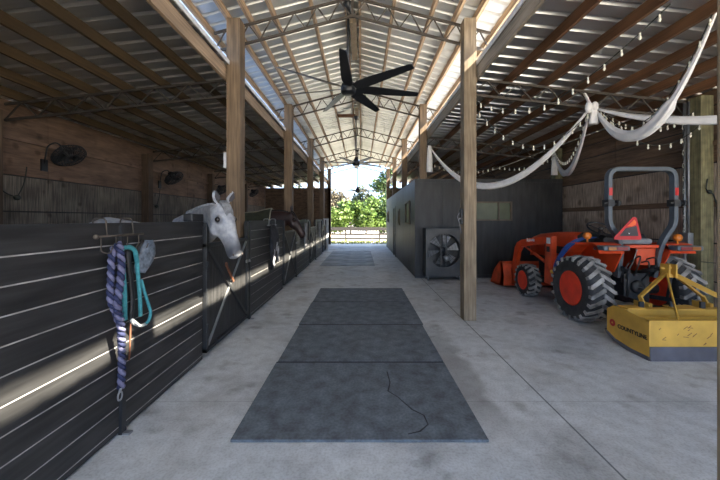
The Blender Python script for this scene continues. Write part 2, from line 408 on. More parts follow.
# ------------------------------------------------------------------ posts
YS = [1.23, 4.95, 8.67, 12.4, 16.1, 19.85]
def post(x0, y, w, z1, m, label, name='timber_post', z0=0):
    b = MB(); b.box(x0, x0 + w, y, y + w, z0, z1)
    return tag(b.build(name, m, bevel=.008), label, 'post', None, 'structure')
PO = ['nearest', 'second', 'third', 'fourth', 'fifth']
for i, y in enumerate(YS[1:]):
    post(-2.085, y, .215, 4.70, 'post_brown', 'brown square timber post behind the stall fronts, ' + PO[i] + ' along the aisle')
    post(1.594, y, .195, 4.70, 'post_pale' if i == 0 else 'post_brown',
         'pale weathered timber post standing alone on the concrete beside the mats' if i == 0 else 'brown timber post rising through the tack room, ' + PO[i] + ' along the aisle')
post(1.586, YS[0] + .005, .195, 4.70, 'post_pale', 'timber post sliver at the very edge of the photo beside the box blade')
for i, y in enumerate(YS[1:5]):
    post(-5.955, y, .2, 3.34, 'post_dark', 'dark timber post against the stall back wall, ' + PO[i] + ' of the row')
for i, y in enumerate(YS[1:3]):
    post(5.26, y, .2, 3.50, 'post_green', ('greenish yellow timber post by the conduit beside the tractor' if i == 0 else 'greenish timber post in the corner above the tack room roof'))

post(5.26, 1.23, .2, 3.5, 'post_green', 'greenish timber post at the mouth of the tractor bay where the long swag ends')
# ------------------------------------------------------------------ trusses
def truss(y, P0, P1, depth, n, m, label, root, cap=None, w=.032):
    P0, P1 = V(P0), V(P1); D = V((0, 0, -depth))
    for k, nm in ((V(), 'chord'), (D, 'chord')):
        b = MB(); b.bar(P0 + k, P1 + k, w, w * 1.15); b.build(nm, m, root)
    for i in range(n):
        a, c, e = (P0.lerp(P1, i / n), P0.lerp(P1, (i + .5) / n), P0.lerp(P1, (i + 1) / n))
        b = MB(); b.bar(a + D, c, .018, .018); b.build('web_bar', m, root)
        b = MB(); b.bar(c, e + D, .018, .018); b.build('web_bar', m, root)
TN = ['nearest', 'second', 'third', 'fourth', 'last']
for k, y in enumerate(YS[1:]):
    yc = y + .1 + .16
    r = thing('roof_truss', 'grey steel lattice truss spanning the aisle, ' + TN[k] + ' of the row', 'roof truss', (RIDGE, yc, 4.4), 'steel roof trusses')
    r['kind'] = 'structure'
    zc = ROOFZ - .155
    for s in (-1, 1):
        truss(yc, (RIDGE + s * .02, yc, zc), (RIDGE + s * 2.25, yc, zc - SL * 2.23), .30, 6, 'steel', '', r)
    b = MB(); b.bar((RIDGE, yc, zc + .02), (RIDGE, yc, zc - .32), .04, .04); b.build('king_post', 'steel', r)
    if k < 4:
        r = thing('roof_truss', 'dark steel lattice truss over the horse stalls, ' + TN[k] + ' of the row', 'roof truss', (-3.8, yc, 3.3), 'steel roof trusses'); r['kind'] = 'structure'
        truss(yc, (-2.0, yc, lowz(2.0 - .25) - .16), (-5.8, yc, lowz(5.8 - .25) - .16), .26, 7, 'steel_dark', '', r)
    if k < 3:
        r = thing('roof_truss', 'grey steel lattice truss over the tractor bay, ' + TN[k] + ' of the row', 'roof truss', (3.5, yc, 3.3), 'steel roof trusses'); r['kind'] = 'structure'
        truss(yc, (1.80, yc, lowz(1.8) - .16), (5.3, yc, lowz(5.3) - .16), .25, 7, 'steel', '', r)

# ------------------------------------------------------------------ outer walls
def board_wall(x, inward, rows, y0, y1, seams, thick=.03):
    b = MB()
    for z0, z1, mi in rows:
        b.mi = mi; ys = [y0] + [s for s in seams if y0 < s < y1] + [y1]
        for a, c in zip(ys, ys[1:]): b.box(x - thick / 2, x + thick / 2, a + .003, c - .003, z0 + .011, z1 - .011)
    b.mi = 2; b.box(x - inward * .03 - .012, x - inward * .03 + .012, y0, y1, rows[0][0], rows[-1][1])
    return b
rows = [(0, .55, 1), (.55, 1.15, 1), (1.15, 1.71, 1), (1.71, 2.33, 1), (2.33, 2.96, 0), (2.96, 3.60, 0)]
o = board_wall(LX - .03, 1, rows, YN, YF, [1.2, 3.7, 6.1, 8.6, 11, 13.4, 15.9, 18.3]).build('wall_left', ['ply', 'ply_low', 'dark'], bevel=.004)
struct(o, 'brown plywood back wall behind the horse stalls', 'wall')
b = MB()
for z0, z1, y0, y1 in ((2.93, 3.0, YN, YF),): b.box(LX - .012, LX + .03, y0, y1, z0, z1)
struct(b.build('trim_4', 'ply'), 'pale batten along the stall back wall', 'trim')
rows = [(0, .6, 1), (.6, 1.2, 1), (1.2, 1.78, 1), (1.86, 2.46, 1), (2.46, 2.75, 0), (2.75, 3.05, 0), (3.05, 3.35, 0), (3.35, 3.61, 0)]
b = board_wall(RX + .03, -1, rows, 4.6, YF, [ 6.9, 9.3, 11.7, 14, 16.5]); b.mi = 0
b.box(RX - .01, RX + .05, 4.6, YF, 1.77, 1.87); b.mi = 0; b.box(RX - .03, RX + .02, 4.6, YF, 2.73, 2.79)
struct(b.build('wall_right', ['plank_dark', 'ply_right', 'dark'], bevel=.004), 'weathered wooden wall behind the tractor', 'wall')
b = MB()
b.box(-5.95, -1.9, YF - .415, YF - .40, 0, 3.5)
for i in range(9): b.box(-5.95, -1.9, YF - .45, YF - .42, i * .39 + .003, i * .39 + .385)
struct(b.build('wall_far', 'plank_dark'), 'dark brown plank end wall at the far end of the stalls', 'wall')
b = MB()
b.box(1.8, 5.45, YF - .415, YF - .40, 0, 3.5)
for i in range(9): b.box(1.8, 5.45, YF - .45, YF - .42, i * .39 + .003, i * .39 + .385)
struct(b.build('wall_far', 'plank_dark'), 'plank end wall beyond the tack room', 'wall')
b = MB()
for i in range(9): b.box(-5.95, -1.9, YN + .3, YN + .33, i * .40 + .003, i * .40 + .397)  # end wall added out of view to keep light out of the stalls
struct(b.build('wall_unseen', 'plank_dark'), 'unseen plank end wall added behind the viewer to darken the stalls', 'wall')
b = MB()
for i in range(8): b.box(5.5, 9.3, 4.6, 4.64, i * .40, i * .40 + .399)  # return wall of the added bay, out of view
b.prism([(5.5, 4.6, 3.2), (9.3, 4.6, 3.2), (5.5, 4.6, 3.59)], (0, .04, 0))
struct(b.build('wall_unseen', 'ply_right'), 'unseen plank return wall of the added side bay', 'wall')
b = MB()
for i in range(8): b.box(9.3, 9.34, YN, 4.6, i * .40, i * .40 + .3995)  # closes the added bay against the sun, out of view
struct(b.build('wall_unseen', 'ply_right'), 'unseen plank outer wall of the added side bay', 'wall')

# ------------------------------------------------------------------ stall fronts and doors
SX = -1.77
def boards(b, y0, y1, zt=1.54, h=.148, x=SX):
    z = zt
    while z > .02:
        lo = max(.015, z - h); b.mi = 0; b.box(x - .04, x, y0, y1, lo + .004, z - .004)
        z -= h
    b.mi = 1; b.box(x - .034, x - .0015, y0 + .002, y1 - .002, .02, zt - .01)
    b.mi = 0
def stall_front(y0, y1, label, ups=()):
    r = thing('stall_front', label, 'stall wall', (SX, (y0 + y1) / 2, 0), 'stall fronts')
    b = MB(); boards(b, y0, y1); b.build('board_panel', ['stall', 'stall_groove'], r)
    b = MB(); b.box(SX - .055, SX + .012, y0, y1, 1.535, 1.552); b.build('cap_rail', 'black_paint', r)
    for u in ups:
        b = MB(); b.box(SX - .005, SX + .022, u - .022, u + .022, 0, 1.54); b.build('upright', 'black_paint', r)
        b = MB(); b.box(SX, SX + .075, u - .02, u + .02, 0, .012); b.build('foot_plate', 'galv', r)
    return r
stall_front(-1.6, 3.57, 'near black board stall front with the halter rack hanging on it', (2.36,))
stall_front(5.02, 7.22, 'black board stall front between the grey horse door and the brown horse door', (5.06,))
stall_front(8.67, 10.98, 'black board stall front just past the brown horse', (8.72,))
stall_front(12.4, 14.6, 'black board stall front nearest the far end of the aisle', (12.45,))
def stall_door(y0, y1, label, low=True):
    r = thing('stall_door', label, 'stall door', (SX, (y0 + y1) / 2, .06), 'stall doors')
    zt = 1.30; x = SX + .005; z0 = .07
    b = MB(); n = 13
    for i in range(n):
        a, c = y0 + .04 + (y1 - y0 - .08) * i / n, y0 + .04 + (y1 - y0 - .08) * (i + 1) / n
        b.box(x - .03, x, a + .002, c - .002, z0 + .02, zt - .02)
    b.box(x - .034, x - .008, y0 + .03, y1 - .03, z0 + .02, zt - .02)
    b.build('panel', 'door_panel', r)
    b = MB(); w = .045
    b.box(x - .02, x + .03, y0, y0 + w, z0, 1.54); b.box(x - .02, x + .03, y1 - w, y1, z0, 1.54)
    b.box(x - .02, x + .03, y0, y1, z0, z0 + w); b.box(x - .02, x + .03, y0, y1, zt - w, zt)
    b.build('frame', 'black_paint', r, bevel=.004)
    b = MB(); b.bar((x + .018, y0 + .06, zt - .06), (x + .018, y1 - .06, z0 + .07), .02, .04, up=(0, 0, 1)); b.build('brace', 'black_paint', r)
    b = MB(); b.bar((x + .014, y1 - .06, zt - .06), (x + .014, y0 + .06, z0 + .07), .018, .03); o = b.build('brace', 'galv', r); o['label'] = 'pale grey brace'  # this brace is pale grey, the other black
    for z in (.35, 1.05):
        b = MB(); b.tube([(x + .04, y0 - .004, z - .05), (x + .04, y0 - .004, z + .05)], .012); b.build('hinge', 'black_paint', r)
    b = MB(); b.box(x + .03, x + .05, y1 - .12, y1 + .03, .92, .96); b.tube([(x + .05, y1 - .07, .94), (x + .09, y1 - .07, .94)], .008); b.build('latch', 'galv', r)
    return r
d1 = stall_door(3.60, 4.93, 'black stall door with X brace under the grey horse head')
stall_door(7.26, 8.62, 'black stall door with X brace under the brown horse head')
stall_door(11.02, 12.34, 'black X braced stall door, third along the aisle')
stall_door(14.65, 15.95, 'black X braced stall door, last before the white end post')
b = MB(); b.bar((SX + .05, 4.10, .98), (SX + .05, 4.32, .74), .012, .035); b.tube(arc((SX + .05, 4.09, 1.0), .025, 0, 2 * PI, 10, 'yz')[:-1], .006, 6, closed=True)
tag(b.build('leather_strap', 'leather'), 'short reddish leather strap hanging on the grey horse door', 'strap')
b = MB(); b.box(SX - .1, SX + .12, 16.02, 16.25, 0, 1.56); b.box(SX - .12, SX + .14, 16.0, 16.27, 1.56, 1.60)
tag(b.build('end_post', 'concrete_post', bevel=.01), 'short white square post closing the row of stalls', 'post')
for i, y in enumerate((5.0, 8.7, 12.45)):
    b = MB(); boards(b, 0, 0.04, 1.5); b.b.clear()
    z = 1.48
    while z > .05:
        b.mi = 0; b.box(-5.72, -2.1, y + .08, y + .12, max(.01, z - .2) + .003, z - .003); z -= .2
    tag(b.build('stall_partition', 'ply_low'), ('wooden partition between the grey and brown horse stalls', 'wooden partition behind the brown horse stall', 'wooden partition of the third stall')[i], 'partition', 'stall partitions', 'structure')

# ------------------------------------------------------------------ tack room (dark cabin)
TX0, TX1, TY0, TY1, TH = 1.45, 5.42, 8.6, 18.3, 2.655
r = thing('tack_room', 'dark charcoal panelled tack room cabin behind the box fan', 'cabin', ((TX0 + TX1) / 2, TY0, 0))
r['kind'] = 'structure'
wx0, wx1, wz0, wz1 = 2.98, 4.06, 1.53, 2.05
b = MB()
for x0, x1, z0, z1 in ((TX0, 2.2, .02, TH), (2.2, wx0, .02, TH), (wx1, 4.75, .02, TH), (4.75, TX1, .02, TH), (wx0, wx1, .02, wz0), (wx0, wx1, wz1, TH)):
    b.box(x0 + .002, x1 - .002, TY0, TY0 + .04, z0, z1)
b.box(TX0, TX1, TY0 - .012, TY0, TH - .10, TH); b.box(TX0, TX1, TY0 - .012, TY0, .0, .09)
b.build('front_panel', 'tack', r)
def hole_wall(b, y0, y1, z0, z1, holes):
    ys = sorted(set([y0, y1] + [h for H in holes for h in H[:2]]))
    for a, c in zip(ys, ys[1:]):
        H = [h for h in holes if h[0] <= a + 1e-6 and h[1] >= c - 1e-6]
        if not H: b.box(TX0, TX0 + .04, a + .001, c - .001, z0, z1)
        else:
            h = H[0]
            if h[2] > z0 + .02: b.box(TX0, TX0 + .04, a, c, z0, h[2])
            b.box(TX0, TX0 + .04, a, c, h[3], z1)
HO = [(9.5, 10.35, 1.42, 2.12), (11.9, 12.35, 1.35, 1.95), (13.3, 14.2, 0, 2.12), (16.6, 17.3, 1.4, 2.0)]
b = MB(); hole_wall(b, TY0 + .045, TY1, .02, TH, HO)
for y in (11.05, 12.9, 14.9, 16.2): b.box(TX0 - .004, TX0, y - .02, y + .02, .02, TH)
b.build('side_panel', 'tack', r)
b = MB(); b.box(1.85, TX1, TY0 + .05, TY1, TH - .06, TH - .02); b.build('roof_deck', 'plank_dark', r)
b = MB(); b.box(TX0, TX1, TY1 - .04, TY1, 0, TH); b.build('rear_panel', 'tack', r)
def window_y(h, label=None):
    y0, y1, z0, z1 = h; w = b = MB(); x = TX0 - .035
    for q in ((y0, y0 + .07, z0, z1), (y1 - .07, y1, z0, z1), (y0 + .07, y1 - .07, z0, z0 + .06), (y0 + .07, y1 - .07, z1 - .06, z1)): b.box(x, TX0 + .04, *q)
    f = b.build('window_frame', 'tack_trim', r); b = MB(); b.box(TX0 + .005, TX0 + .012, y0 + .06, y1 - .06, z0 + .05, z1 - .05); b.build('pane', 'glass', f)
for h in (HO[0], HO[1], HO[3]): window_y(h)
b = MB(); x = TX0 - .02
for q in ((13.3, 13.38, 0, 2.12), (14.12, 14.2, 0, 2.12), (13.38, 14.12, 2.04, 2.12)): b.box(x, TX0 + .04, *q)
f = b.build('door_frame', 'black_paint', r)
b = MB(); b.box(TX0 + .02, TX0 + .05, 13.38, 14.12, .01, 2.04); f = b.build('door', 'tack', r)
b = MB(); b.ball((TX0 - .01, 13.48, 1.0), .03); b.tube([(TX0 + .02, 13.48, 1.0), (TX0 - .01, 13.48, 1.0)], .012); b.build('door_knob', 'galv', f)
b = MB()
for q in ((wx0, wx0 + .05, wz0, wz1), (wx1 - .05, wx1, wz0, wz1), (3.68, 3.72, wz0, wz1)): b.box(q[0], q[1], TY0 - .02, TY0 + .04, q[2], q[3])
b.box(wx0, wx1, TY0 - .02, TY0 + .04, wz0, wz0 + .04); b.box(wx0, wx1, TY0 - .02, TY0 + .04, wz1 - .04, wz1)
f = b.build('window_frame', 'tack_trim', r); b = MB(); b.box(wx0 + .04, wx1 - .04, TY0 + .01, TY0 + .016, wz0 + .03, wz1 - .03); b.build('pane', 'glass', f)
b = MB(); b.box(TX0 - .02, TX0 - .002, 17.35, 17.85, 1.95, 2.25)
tag(b.build('wall_sign', 'galv'), 'small pale sign at the far end of the tack room wall', 'sign')

# ------------------------------------------------------------------ barn floor fan on casters
r = thing('drum_fan', 'big square grey barn fan on casters against the tack room', 'fan', (2.13, 8.38, 0))
fx, fz, R = 2.13, .775, .43; x0, x1, z0, z1, y0, y1 = 1.66, 2.60, .12, 1.33, 8.18, 8.54
b = MB()
n = 32; ring = [(fx + R * math.cos(2 * PI * i / n), fz + R * math.sin(2 * PI * i / n)) for i in range(n)]
def sq(a):
    c, s = math.cos(a), math.sin(a); k = min(((x1 - fx) if c > 0 else (fx - x0)) / max(abs(c), 1e-6), ((z1 - fz) if s > 0 else (fz - z0)) / max(abs(s), 1e-6))
    return (fx + k * c, fz + k * s)
out = [sq(2 * PI * i / n) for i in range(n)]
for i in range(n):
    j = (i + 1) % n
    b.quad((out[i][0], y0, out[i][1]), (out[j][0], y0, out[j][1]), (ring[j][0], y0, ring[j][1]), (ring[i][0], y0, ring[i][1]))
    b.quad((ring[i][0], y0, ring[i][1]), (ring[j][0], y0, ring[j][1]), (ring[j][0], y0 + .16, ring[j][1]), (ring[i][0], y0 + .16, ring[i][1]))
b.build('orifice_panel', 'fan_grey', r)
b = MB(); t = .02
b.box(x0, x0 + t, y0, y1, z0, z1); b.box(x1 - t, x1, y0, y1, z0, z1); b.box(x0, x1, y0 - .012, y1, z1 - t, z1 + .01); b.box(x0, x1, y0 - .012, y1, z0 - .01, z0 + t)
b.box(x0 - .005, x0 + .04, y0 - .012, y0, z0, z1); b.box(x1 - .04, x1 + .005, y0 - .012, y0, z0, z1); b.box(x0, x1, y1 - .02, y1, z0, z1)
b.build('housing', 'fan_grey', r)
for k in range(6):
    a = 2 * PI * k / 6 + .25; b = MB(); P = []
    for rr, w in ((.07, .22), (.40, .26)):
        for s in (-1, 1):
            aa = a + s * w; P.append((fx + rr * math.cos(aa), y0 + .14 + s * .035, fz + rr * math.sin(aa)))
    b.prism([P[0], P[1], P[3], P[2]], (0, .005, 0)); b.build('blade', 'fan_blade_grey', r)
b = MB(); b.lathe([(0, -.04), (.075, -.04), (.075, .05), (0, .05)], (fx, y0 + .14, fz), (0, 1, 0), 20); b.build('hub', 'iron', r)
for dx in (-.08, .06):
    b = MB(); b.box(fx + dx - .015, fx + dx + .015, y0 + .02, y0 + .05, fz - R, fz + R); b.build('support_bar', 'fan_grey', r)
b = MB(); b.lathe([(0, 0), (.07, 0), (.08, .02), (.08, .14), (0, .16)], (fx + .0, y0 + .03, fz - .22), (1, 0, .35), 16); b.build('motor', 'galv', r)
b = MB()
for rr in (.14, .22, .30, .38): b.tube([(fx + rr * math.cos(2 * PI * i / 28), y0 - .003, fz + rr * math.sin(2 * PI * i / 28)) for i in range(28)], .003, 4, closed=True)
for i in range(8): b.tube([(fx + .1 * math.cos(i * PI / 4), y0 - .003, fz + .1 * math.sin(i * PI / 4)), (fx + R * math.cos(i * PI / 4), y0 - .003, fz + R * math.sin(i * PI / 4))], .003, 4)
b.build('guard', 'iron', r)
for cx, cy in ((x0 + .06, y0 + .04), (x1 - .06, y0 + .04), (x0 + .06, y1 - .06), (x1 - .06, y1 - .06)):
    b = MB(); b.lathe([(0, -.014), (.045, -.014), (.045, .014), (0, .014)], (cx, cy, .045), (1, 0, 0), 14); b.box(cx - .02, cx + .02, cy - .012, cy + .012, .05, .115); b.build('caster', 'galv', r)

# ------------------------------------------------------------------ rubber mats
def rubber(xa, xb, y0, y1, m, label, crack=None):
    b = MB(); e = .009
    b.box(xa, xb, y0 + e, y1 - e, .001, .021); o = b.build('rubber_mat', m, bevel=.006)
    tag(o, label, 'rubber mat', 'rubber mats in the aisle')
    b = MB(); b.box(xa + .01, xb - .01, y1 - e - .03, y1 - e - .004, .0205, .0225); b.build('seam_line', 'crack', o)  # dark strip along the far edge draws the seam between mats
    if crack:
        b = MB(); b.tube([V((p[0], p[1], .0212)) for p in crack], [.004 + .006 * random.random() for _ in crack], 6, flat=.15, up=(0, 0, 1)); b.build('crack', 'crack', o)
yy = [2.25, 3.51, 4.75, 6.05, 7.22]
nm = ['nearest and largest grey rubber mat with a crack, on the aisle floor', 'second grey rubber mat of the long run, just past the cracked one',
      'third grey rubber mat of the long run in the aisle', 'last grey rubber mat of the long run, level with the box fan']
cr = [at(387, 372, 3.27), at(390, 384, 3.05), at(388, 393, 2.9), at(398, 400, 2.8), at(412, 412, 2.62), at(424, 418, 2.54), at(428, 427, 2.43), at(420, 434, 2.35), at(408, 437, 2.32)]
for i in range(4):
    rubber(-.925 + .012 * (i % 2), .905 - .01 * (i % 2) + .01 * i, yy[i], yy[i + 1], 'mat_rubber', nm[i], cr if i == 0 else None)
yf = [10.76, 11.95, 13.15, 14.35, 15.5]
for i in range(4): rubber(-1.38, .47, yf[i], yf[i + 1], 'mat_rubber_far', 'worn pale rubber mat of the far group, ' + ORD[i] + ' toward the fence', None)

# ------------------------------------------------------------------ ceiling fans
def ceiling_fan(c, R, top, label, n=7, a0=-91, pitch=19, th=.004):
    c = V(c); r = thing('ceiling_fan', label, 'ceiling fan', c, 'black ceiling fans')
    b = MB(); b.lathe([(0, -.09), (.10, -.09), (.125, -.06), (.125, .03), (.09, .10), (.05, .16), (.05, .2), (0, .2)], c, (0, 0, 1), 24); b.build('motor_housing', 'fan_black', r)
    b = MB(); b.tube([c + V((0, 0, .18)), V((c.x, c.y, top))], .022); b.build('downrod', 'fan_black', r)
    b = MB(); b.lathe([(.03, -.12), (.09, -.02), (.09, .0)], (c.x, c.y, top), (0, 0, 1), 16); b.build('canopy_mount', 'fan_black', r)
    pit = math.radians(pitch)
    for k in range(n):
        a = math.radians(a0 + 360 / n * k); u = V((math.cos(a), math.sin(a), 0)); w = V((-math.sin(a), math.cos(a), 0)) * math.cos(pit) - V((0, 0, math.sin(pit)))
        nrm = u.cross(w); b = MB(); rings = []
        for t, wd in ((.11, .05), (.2, .085), (.35, .09), (.7, .07), (.96, .052), (1, .04)):
            p = c + u * R * t; q = wd * R / 1.2
            rings.append([p - w * q - nrm * th, p + w * q - nrm * th, p + w * q + nrm * th, p - w * q + nrm * th])
        b.rings(rings, True, False); b.build('blade', 'fan_black', r)
ceiling_fan((-.215, 5.35, 3.76), 1.24, 5.18, 'largest looking black ceiling fan with long blades, nearest over the aisle')
ceiling_fan((-.17, 11.0, 3.50), 1.15, 5.10, 'black ceiling fan on a long rod under the short brown beam', a0=-64, pitch=3, th=.011)
ceiling_fan((-.17, 16.7, 3.06), 1.0, 5.19, 'black ceiling fan hanging lowest against the white sky', a0=-64, pitch=3, th=.011)

# ------------------------------------------------------------------ stall wall fans
def wall_fan(c, label):
    c = V(c); r = thing('wall_fan', label, 'fan', c, 'round fans on the stall back wall'); ax = V((.62, -.05, -.78)).normalized()
    b = MB(); x = ax.orthogonal().normalized(); y = ax.cross(x); R = .27
    for k, rr in ((-.09, .12), (-.07, .22), (-.02, R), (.03, R), (.07, .22), (.09, .12)):
        b.tube([c + ax * k + (x * math.cos(2 * PI * i / 28) + y * math.sin(2 * PI * i / 28)) * rr for i in range(28)], .007, 5, closed=True)
    for i in range(32):
        a = 2 * PI * i / 32; d = x * math.cos(a) + y * math.sin(a)
        b.tube([c - ax * .1 + d * .05, c - ax * .07 + d * .22, c - ax * .02 + d * R, c + ax * .03 + d * R, c + ax * .07 + d * .22, c + ax * .1 + d * .05], .0055, 4)
    b.build('cage', 'black_paint', r)
    b = MB(); b.lathe([(0, -.2), (.07, -.2), (.085, -.1), (.06, 0), (.03, .06), (0, .06)], c, ax, 14); b.build('motor', 'black_paint', r)
    for k in range(3):
        a = 2 * PI * k / 3; d = x * math.cos(a) + y * math.sin(a); e = -x * math.sin(a) + y * math.cos(a)
        b = MB(); b.prism([c + d * .05 - e * .04 - ax * .01, c + d * .26 - e * .09 - ax * .02, c + d * .26 + e * .09 + ax * .03, c + d * .05 + e * .04 + ax * .015], ax * .004); b.build('blade', 'black_paint', r)
    b = MB(); b.tube(rounded([(LX - .01, c.y - .14, c.z - .25), (LX + .06, c.y - .14, c.z + .16), (LX + .2, c.y - .1, c.z + .24), tuple(c - ax * .12)], .08), .013, 8)
    b.box(LX - .015, LX + .012, c.y - .2, c.y - .08, c.z - .32, c.z - .1); b.build('bracket', 'black_paint', r)
wf = ['nearest black round cage fan on the stall back wall', 'black round cage fan on the wall just past the second wall post', 'black round cage fan on the wall above the grey horse ears', 'farthest black round cage fan on the stall back wall']
for i, (y, z) in enumerate(((6.15, 2.80), (9.6, 2.81), (12.9, 2.75), (16.8, 2.94))): wall_fan((LX + .34, y, z), wf[i])
for i, y in enumerate((5.2, 8.95)):
    b = MB(); b.tube([(LX + .02, y, .03), (LX + .02, y, 3.3)], .02); b.box(LX - .01, LX + .06, y - .06, y + .06, 2.0, 2.16)
    tag(b.build('conduit', 'galv'), 'grey electrical conduit with a black box by the ' + ('nearest' if i == 0 else 'second') + ' stall wall post', 'conduit')
    b = MB(); pts = [V((LX + .05, y + .0, 2.1)), V((LX + .04, y + .14, 2.0)), V((LX + .04, y + .3, 1.95)), V((LX + .04, y + .42, 2.2)), V((LX + .05, y + .45, 2.5))]
    b.tube(rounded(pts, .15), .008, 6); b.ball(pts[2], .05)
    tag(b.build('power_cord', 'wire'), 'black cord running from the ' + ('nearest' if i == 0 else 'second') + ' wall fan to its outlet box', 'cord')

# ------------------------------------------------------------------ tack rack and ropes on the near stall front
XR = SX + .035
r = thing('halter_rack', 'metal over-the-wall hook rack on the near stall front', 'hook rack', (XR, 2.33, 1.46))
ya, yb = 2.10, 2.55
b = MB(); b.tube([(XR, ya, 1.462), (XR, yb, 1.462)], .008, 8); b.ball((XR, ya - .004, 1.462), .017); b.build('rail', 'steel', r)
for y in (2.19, 2.44):
    b = MB(); b.tube(rounded([(XR, y, 1.455), (XR - .012, y, 1.585), (SX - .065, y, 1.585), (SX - .068, y, 1.48)], .03), .005, 6); b.build('hanger', 'steel', r)
for y in (2.13, 2.26, 2.37, 2.49):
    b = MB(); b.tube(rounded([(XR + .005, y, 1.455), (XR + .005, y, 1.36), (XR + .05, y + .02, 1.345), (XR + .06, y + .03, 1.39)], .03), .0038, 6); b.build('hook', 'steel', r)
def rope(path, rad, mats, name, label, cat='rope', turns=60, parent=None):
    # two-strand twisted rope: strands keep their own colour
    P = [V(p) for p in path]; 
    L = [0]
    for a, c in zip(P, P[1:]): L.append(L[-1] + (c - a).length)
    N_ = max(40, int(L[-1] / .012)); pts = []
    k = 0
    for i in range(N_ + 1):
        s = L[-1] * i / N_
        while k < len(P) - 2 and L[k + 1] < s: k += 1
        pts.append(P[k].lerp(P[k + 1], (s - L[k]) / max(1e-6, L[k + 1] - L[k])))
    root = None; B = MB()
    for st in range(len(mats)):
        B.mi = st; q = []
        for i, p in enumerate(pts):
            t = (pts[min(i + 1, N_)] - pts[max(i - 1, 0)]).normalized(); x = t.cross(V((1, 0, 0)))
            if x.length < .05: x = t.cross(V((0, 0, 1)))
            x.normalize(); z = x.cross(t); a = i * .012 * turns + 2 * PI * st / len(mats)
            q.append(p + (x * math.cos(a) + z * math.sin(a)) * rad * .55)
        B.tube(q, rad * .62, 6)
    return tag(B.build(name, mats), label, cat)
W = lambda px, py, off=.05: atx(px, py, SX + off)
p1 = rounded([W(120, 244, .06), W(112, 250, .07), W(111, 275, .08), W(110, 300, .08), W(116, 313, .08), W(119, 322, .09)], .05)
p2 = rounded([W(119, 244, .09), W(122, 262, .10), W(120, 285, .11), W(117, 305, .12), W(121, 325, .11), W(122, 350, .08), W(122, 372, .07), W(121, 388, .07)], .05)
rope(p1[::1] + [W(121, 326, .09)], .022, ['rope_lilac', 'rope_blue'], 'lead_rope', 'short blue and lilac twisted rope loop on the hook rack', turns=75)
o = rope(p2, .024, ['rope_lilac', 'rope_blue'], 'lead_rope', 'long blue and lilac twisted lead rope hanging almost to the floor', turns=75)
b = MB(); c = W(120, 396, .07)
b.tube([c + V((0, .02 * math.sin(a), .03 * math.cos(a))) for a in [2 * PI * i / 14 for i in range(14)]], .006, 6, closed=True); b.tube([c + V((0, 0, .03)), W(121, 386, .07)], .009, 6); b.build('snap_clip', 'galv', o)
# teal rope halter
r = thing('rope_halter', 'teal rope halter looped on the hook rack with a pale loop', 'halter', W(133, 285, .05))
b = MB(); b.tube(rounded([W(125, 320, .07), W(124.5, 290, .075), W(122, 256, .075), W(121, 248, .085), W(130, 247, .085), W(135, 250, .085), W(137, 262, .08)], .06), .016, 8); b.build('crown_rope', 'teal', r)
b = MB(); b.tube(rounded([W(136.5, 258, .08), W(138.5, 280, .075), W(140, 300, .075), W(140.5, 316, .07)], .05), .0145, 8); b.build('cheek_rope', 'teal', r)
b = MB(); b.tube(rounded([W(141, 280, .07), W(147, 300, .07), W(151, 312, .07), W(149, 321, .07), W(144, 325, .07)], .06), .012, 8); b.build('nose_rope', 'teal', r)
b = MB(); b.tube(rounded([W(146, 324, .07), W(140, 326, .07), W(133, 323, .07), W(131, 319, .07), W(138, 325, .085)], .03), .012, 8); o = b.build('throat_rope', 'rope_white', r); o['label'] = 'pale whitish rope'
b = MB(); b.tube(rounded([W(128, 248, .06), W(130, 270, .06), W(133, 300, .06), W(131, 322, .06)], .05), .022, 8, flat=.5); b.build('black_strap', 'black_paint', r)
b = MB(); b.tube([W(131, 306, .06), W(130.5, 325, .06), W(130, 345, .05), W(129, 360, .05)], .006, 6); b.build('clip_cord', 'leather', r)
# fly mask
b = MB(); rings = []
for px, py, wd in ((147.5, 241, .045), (147, 248, .085), (146, 256, .105), (144, 263, .10), (142, 269, .075), (141, 272, .04)):
    c = W(px, py, .06); rings.append([c + V((.035 * math.sin(2 * PI * i / 14) * (1 + .2 * math.cos(4 * PI * i / 14)), wd * math.cos(2 * PI * i / 14), .012 * math.sin(6 * PI * i / 14))) for i in range(14)])
b.rings(rings); o = tag(b.build('fly_mask', 'mesh_grey'), 'grey mesh horse fly mask hanging at the end of the hook rack', 'fly mask')
b = MB(); b.tube([W(143, 240, .07), W(139, 248, .075), W(136, 262, .06), W(140, 271, .05)], .011, 6, flat=.5); b.build('strap', 'black_paint', o)
# small dark box on the wall top
b = MB(); b.box(SX - .10, SX + .0, 3.36, 3.60, 1.553, 1.635)
tag(b.build('feed_tub', 'black_paint', bevel=.01), 'small black tub hooked on the stall wall by the grey horse neck', 'tub')

